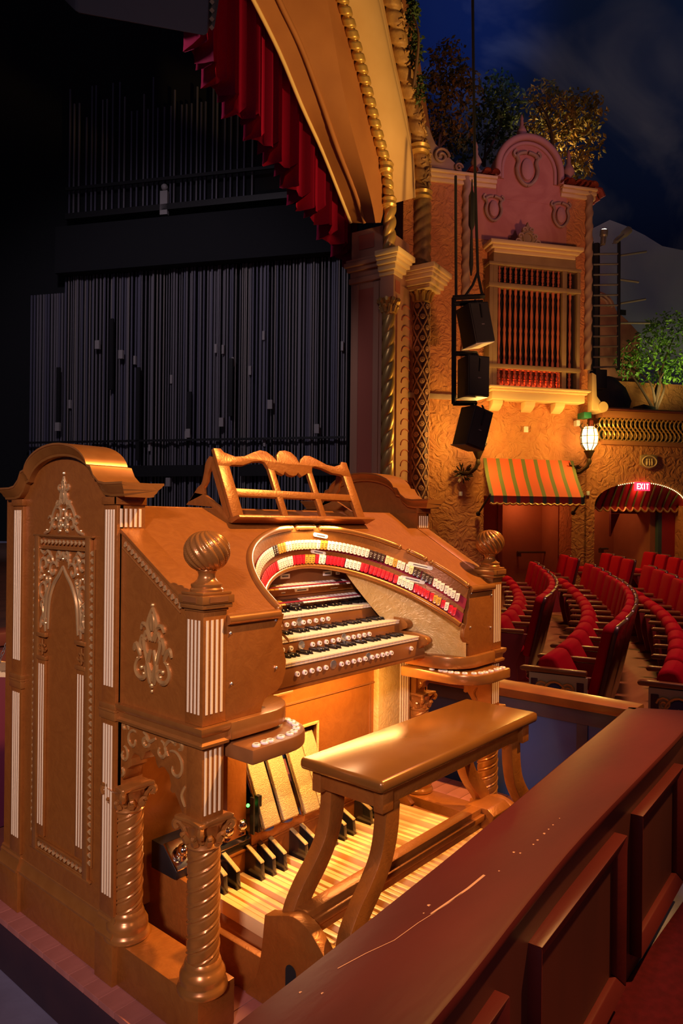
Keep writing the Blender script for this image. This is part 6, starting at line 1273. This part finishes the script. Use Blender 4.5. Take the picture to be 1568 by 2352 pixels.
# ---- sky dome (plaster ceiling) beyond
rows = []
C0 = Vector((3, 2, 0)); RD = 24.0
for el in range(0, 91, 5):
    rows.append([tuple(C0+Vector((math.cos(math.radians(az))*math.cos(math.radians(el)), math.sin(math.radians(az))*math.cos(math.radians(el)), math.sin(math.radians(el))))*RD) for az in range(-55, 41, 4)])
struct(MB().grid(rows).build('ceiling', 'sky_plaster', smooth=80))
hp_ = [(1330, 560), (1360, 525), (1400, 505), (1440, 520), (1480, 540), (1520, 565), (1568, 575), (1640, 560), (1640, 990), (1330, 990)]
tag(MB().add([P(x, y, 20.0) for x, y in hp_]+[P(x, y, 20.4) for x, y in hp_], [tuple(range(10)), tuple(range(19, 9, -1))]+[(i, (i+1) % 10, 10+(i+1) % 10, 10+i) for i in range(10)]).build('cloud_cutout', 'cloud_plaster'), 'grey rounded plaster mountain silhouette against the dark ceiling', 'scenery')
# ================================================================ theatre seats
SC_C = Vector((-0.5, 17.5))
def rounded(w, h, d, r=0.06): 
    n = 5; pr = [(w/2-r+r*math.cos(PI/2*k/n), h-r+r*math.sin(PI/2*k/n)) for k in range(n+1)]+[(-w/2+r-r*math.sin(PI/2*k/n), h-r+r*math.cos(PI/2*k/n)) for k in range(n+1)]+[(-w/2*0.92, 0), (w/2*0.92, 0)]
    return pr
def tilt(deg, y, z): return Matrix.Translation((0, y, z)) @ Matrix.Rotation(math.radians(deg), 4, 'X')
# local seat frame: +y faces the stage, origin on floor under the seat front arm tip, seat 0.53 wide
SW = 0.53
padm = MB().prism(rounded(SW-0.05, 0.62, 0), 'Y', 0.0, 0.075).xform(tilt(12, -0.52, 0.36)).mesh('back_pad', 'velvet', bevel=0.02, smooth=60)
shm = MB().prism(rounded(SW-0.02, 0.80, 0), 'Y', -0.030, 0.002).xform(tilt(12, -0.49, 0.20)).mesh('back_shell', 'seat_wood', bevel=0.008)
cum = MB().prism([(0.0, 0.0), (0.0, 0.40), (0.05, 0.44), (0.12, 0.44), (0.17, 0.36), (0.15, 0.05)], 'X', -0.225, 0.225).xform(Matrix.Translation((0, -0.42, 0.36)) @ Matrix.Rotation(math.radians(-28), 4, 'X')).mesh('seat_cushion', 'velvet', bevel=0.035, smooth=70)
arm = MB().prism([(-0.47, 0.605), (-0.06, 0.605), (0.005, 0.605), (0.015, 0.63), (-0.01, 0.642), (-0.47, 0.642)], 'X', -0.030, 0.030).mesh('armrest', 'arm_wood', bevel=0.010)
stn = MB().prism([(-0.50, 0.60), (-0.06, 0.60), (-0.10, 0.30), (-0.16, 0.04), (-0.05, 0.0), (-0.50, 0.0), (-0.42, 0.05), (-0.40, 0.3)], 'X', -0.018, 0.018).mesh('standard', 'seat_iron', bevel=0.004)
def seat(M, lab, first=False):
    loc = M.to_translation(); S = thing('theatre_seat', lab, 'seat', tuple(loc), 'red velvet theatre seats')
    inst('back_pad', padm, S, M); inst('back_shell', shm, S, M); inst('seat_cushion', cum, S, M)
    A = M @ Matrix.Translation((-SW/2, 0, 0)); inst('armrest', arm, S, A); inst('standard', stn, S, A)
    if first:
        E_ = MB().box(-0.03, -0.018, -0.48, -0.06, 0.05, 0.60).build('end_panel', 'end_cream', S, M=A, bevel=0.004)
        MB().lathe([(0.09, 0), (0.085, 0.010), (0.001, 0.014)], (0, 0, 0), 18).build('medallion', 'end_blue', E_, M=A @ Matrix.Translation((-0.03, -0.25, 0.42)) @ Matrix.Rotation(-PI/2, 4, 'Y') @ Matrix.Diagonal((1.3, 0.9, 1, 1)))
        MB().tube([(0.105*math.cos(2*PI*k/20)*1.25, 0.105*math.sin(2*PI*k/20)*0.92, 0.006) for k in range(21)], 0.010, 5).build('medallion_rim', 'end_gold', E_, M=A @ Matrix.Translation((-0.03, -0.25, 0.42)) @ Matrix.Rotation(-PI/2, 4, 'Y'))
        MB().tube([(0, 0, -0.05), (0, 0, 0.02), (0, 0, 0.06)], [0.004, 0.014, 0.003], 6).build('lily', 'end_cream', E_, M=A @ Matrix.Translation((-0.046, -0.25, 0.42)))
        for y in (-0.43, -0.10): MB().box(-0.036, -0.028, y-0.025, y+0.025, 0.2, 0.56).build('panel_inset', 'dark_maroon', E_, M=A, bevel=0.004)
        for y in (-0.35, -0.16):
            o = MB().tube([(-0.033, y+a, 0.42+b) for a, b in spiral(0, 0.08, 0.05, 0.012, 0, 500)], 0.009, 5); o.build('scroll', 'end_gold', E_, M=A); MB().tube([(-0.033, y+a, 0.34+b) for a, b in spiral(0, -0.02, 0.05, 0.012, 90, 500)], 0.009, 5).build('scroll', 'end_gold', E_, M=A)
        FRm = MB().tube([(0.10, -0.62, 0.0), (0.10, -0.72, 0.02), (0.10, -0.66, 0.40)], 0.015, 5).tube([(0.30, -0.62, 0.0), (0.30, -0.72, 0.02), (0.30, -0.66, 0.40)], 0.015, 5)
        for k in range(4): FRm.tube([(0.10, -0.70+0.015*k, 0.06+0.09*k), (0.30, -0.70+0.015*k, 0.06+0.09*k)], 0.012, 5)
        FRm.build('brace_frame', 'seat_iron', S, M=A)
ROWN = {-2: 'front', -1: 'second', 0: 'third', 1: 'fourth', 2: 'fifth', 3: 'sixth', 4: 'seventh', 5: 'eighth', 6: 'ninth'}
TMI = TM.inverted(); PMI2 = PM.inverted()
def seat_rows():
    for ri, Rr in enumerate((14.84, 15.68, 16.53, 17.37, 18.20, 19.04, 19.88, 20.72, 21.56)):
        rn = ri-2
        phi = math.asin((2.78+0.5+0.09*(rn-1))/Rr); k = 0
        while k < 26:
            p = Vector((SC_C.x+Rr*math.sin(phi), SC_C.y-Rr*math.cos(phi))); 
            gap = 9.0 < p.x < 9.7
            q = TMI @ Vector((p.x, p.y, 0)); q2 = PMI2 @ Vector((p.x, p.y, 0))
            if not gap and q.y < -1.15 and q2.y < -0.9:
                px, py, w = proj((p.x, p.y, 0.5)); lim = 1640
                if 1090 < px < lim and w > 3:
                    fz = floor_z(p.x, p.y)
                    M = Matrix.Translation((p.x, p.y, fz)) @ Matrix.Rotation(phi, 4, 'Z') @ Matrix.Translation((SW/2, 0, 0))
                    seat(M, 'red velvet seat, %s from the pit end of the %s curved row behind the console' % (ORD[min(k, 23)], ROWN[rn]), first=(k == 0))
            k += 1; phi += 0.55/Rr
seat_rows()
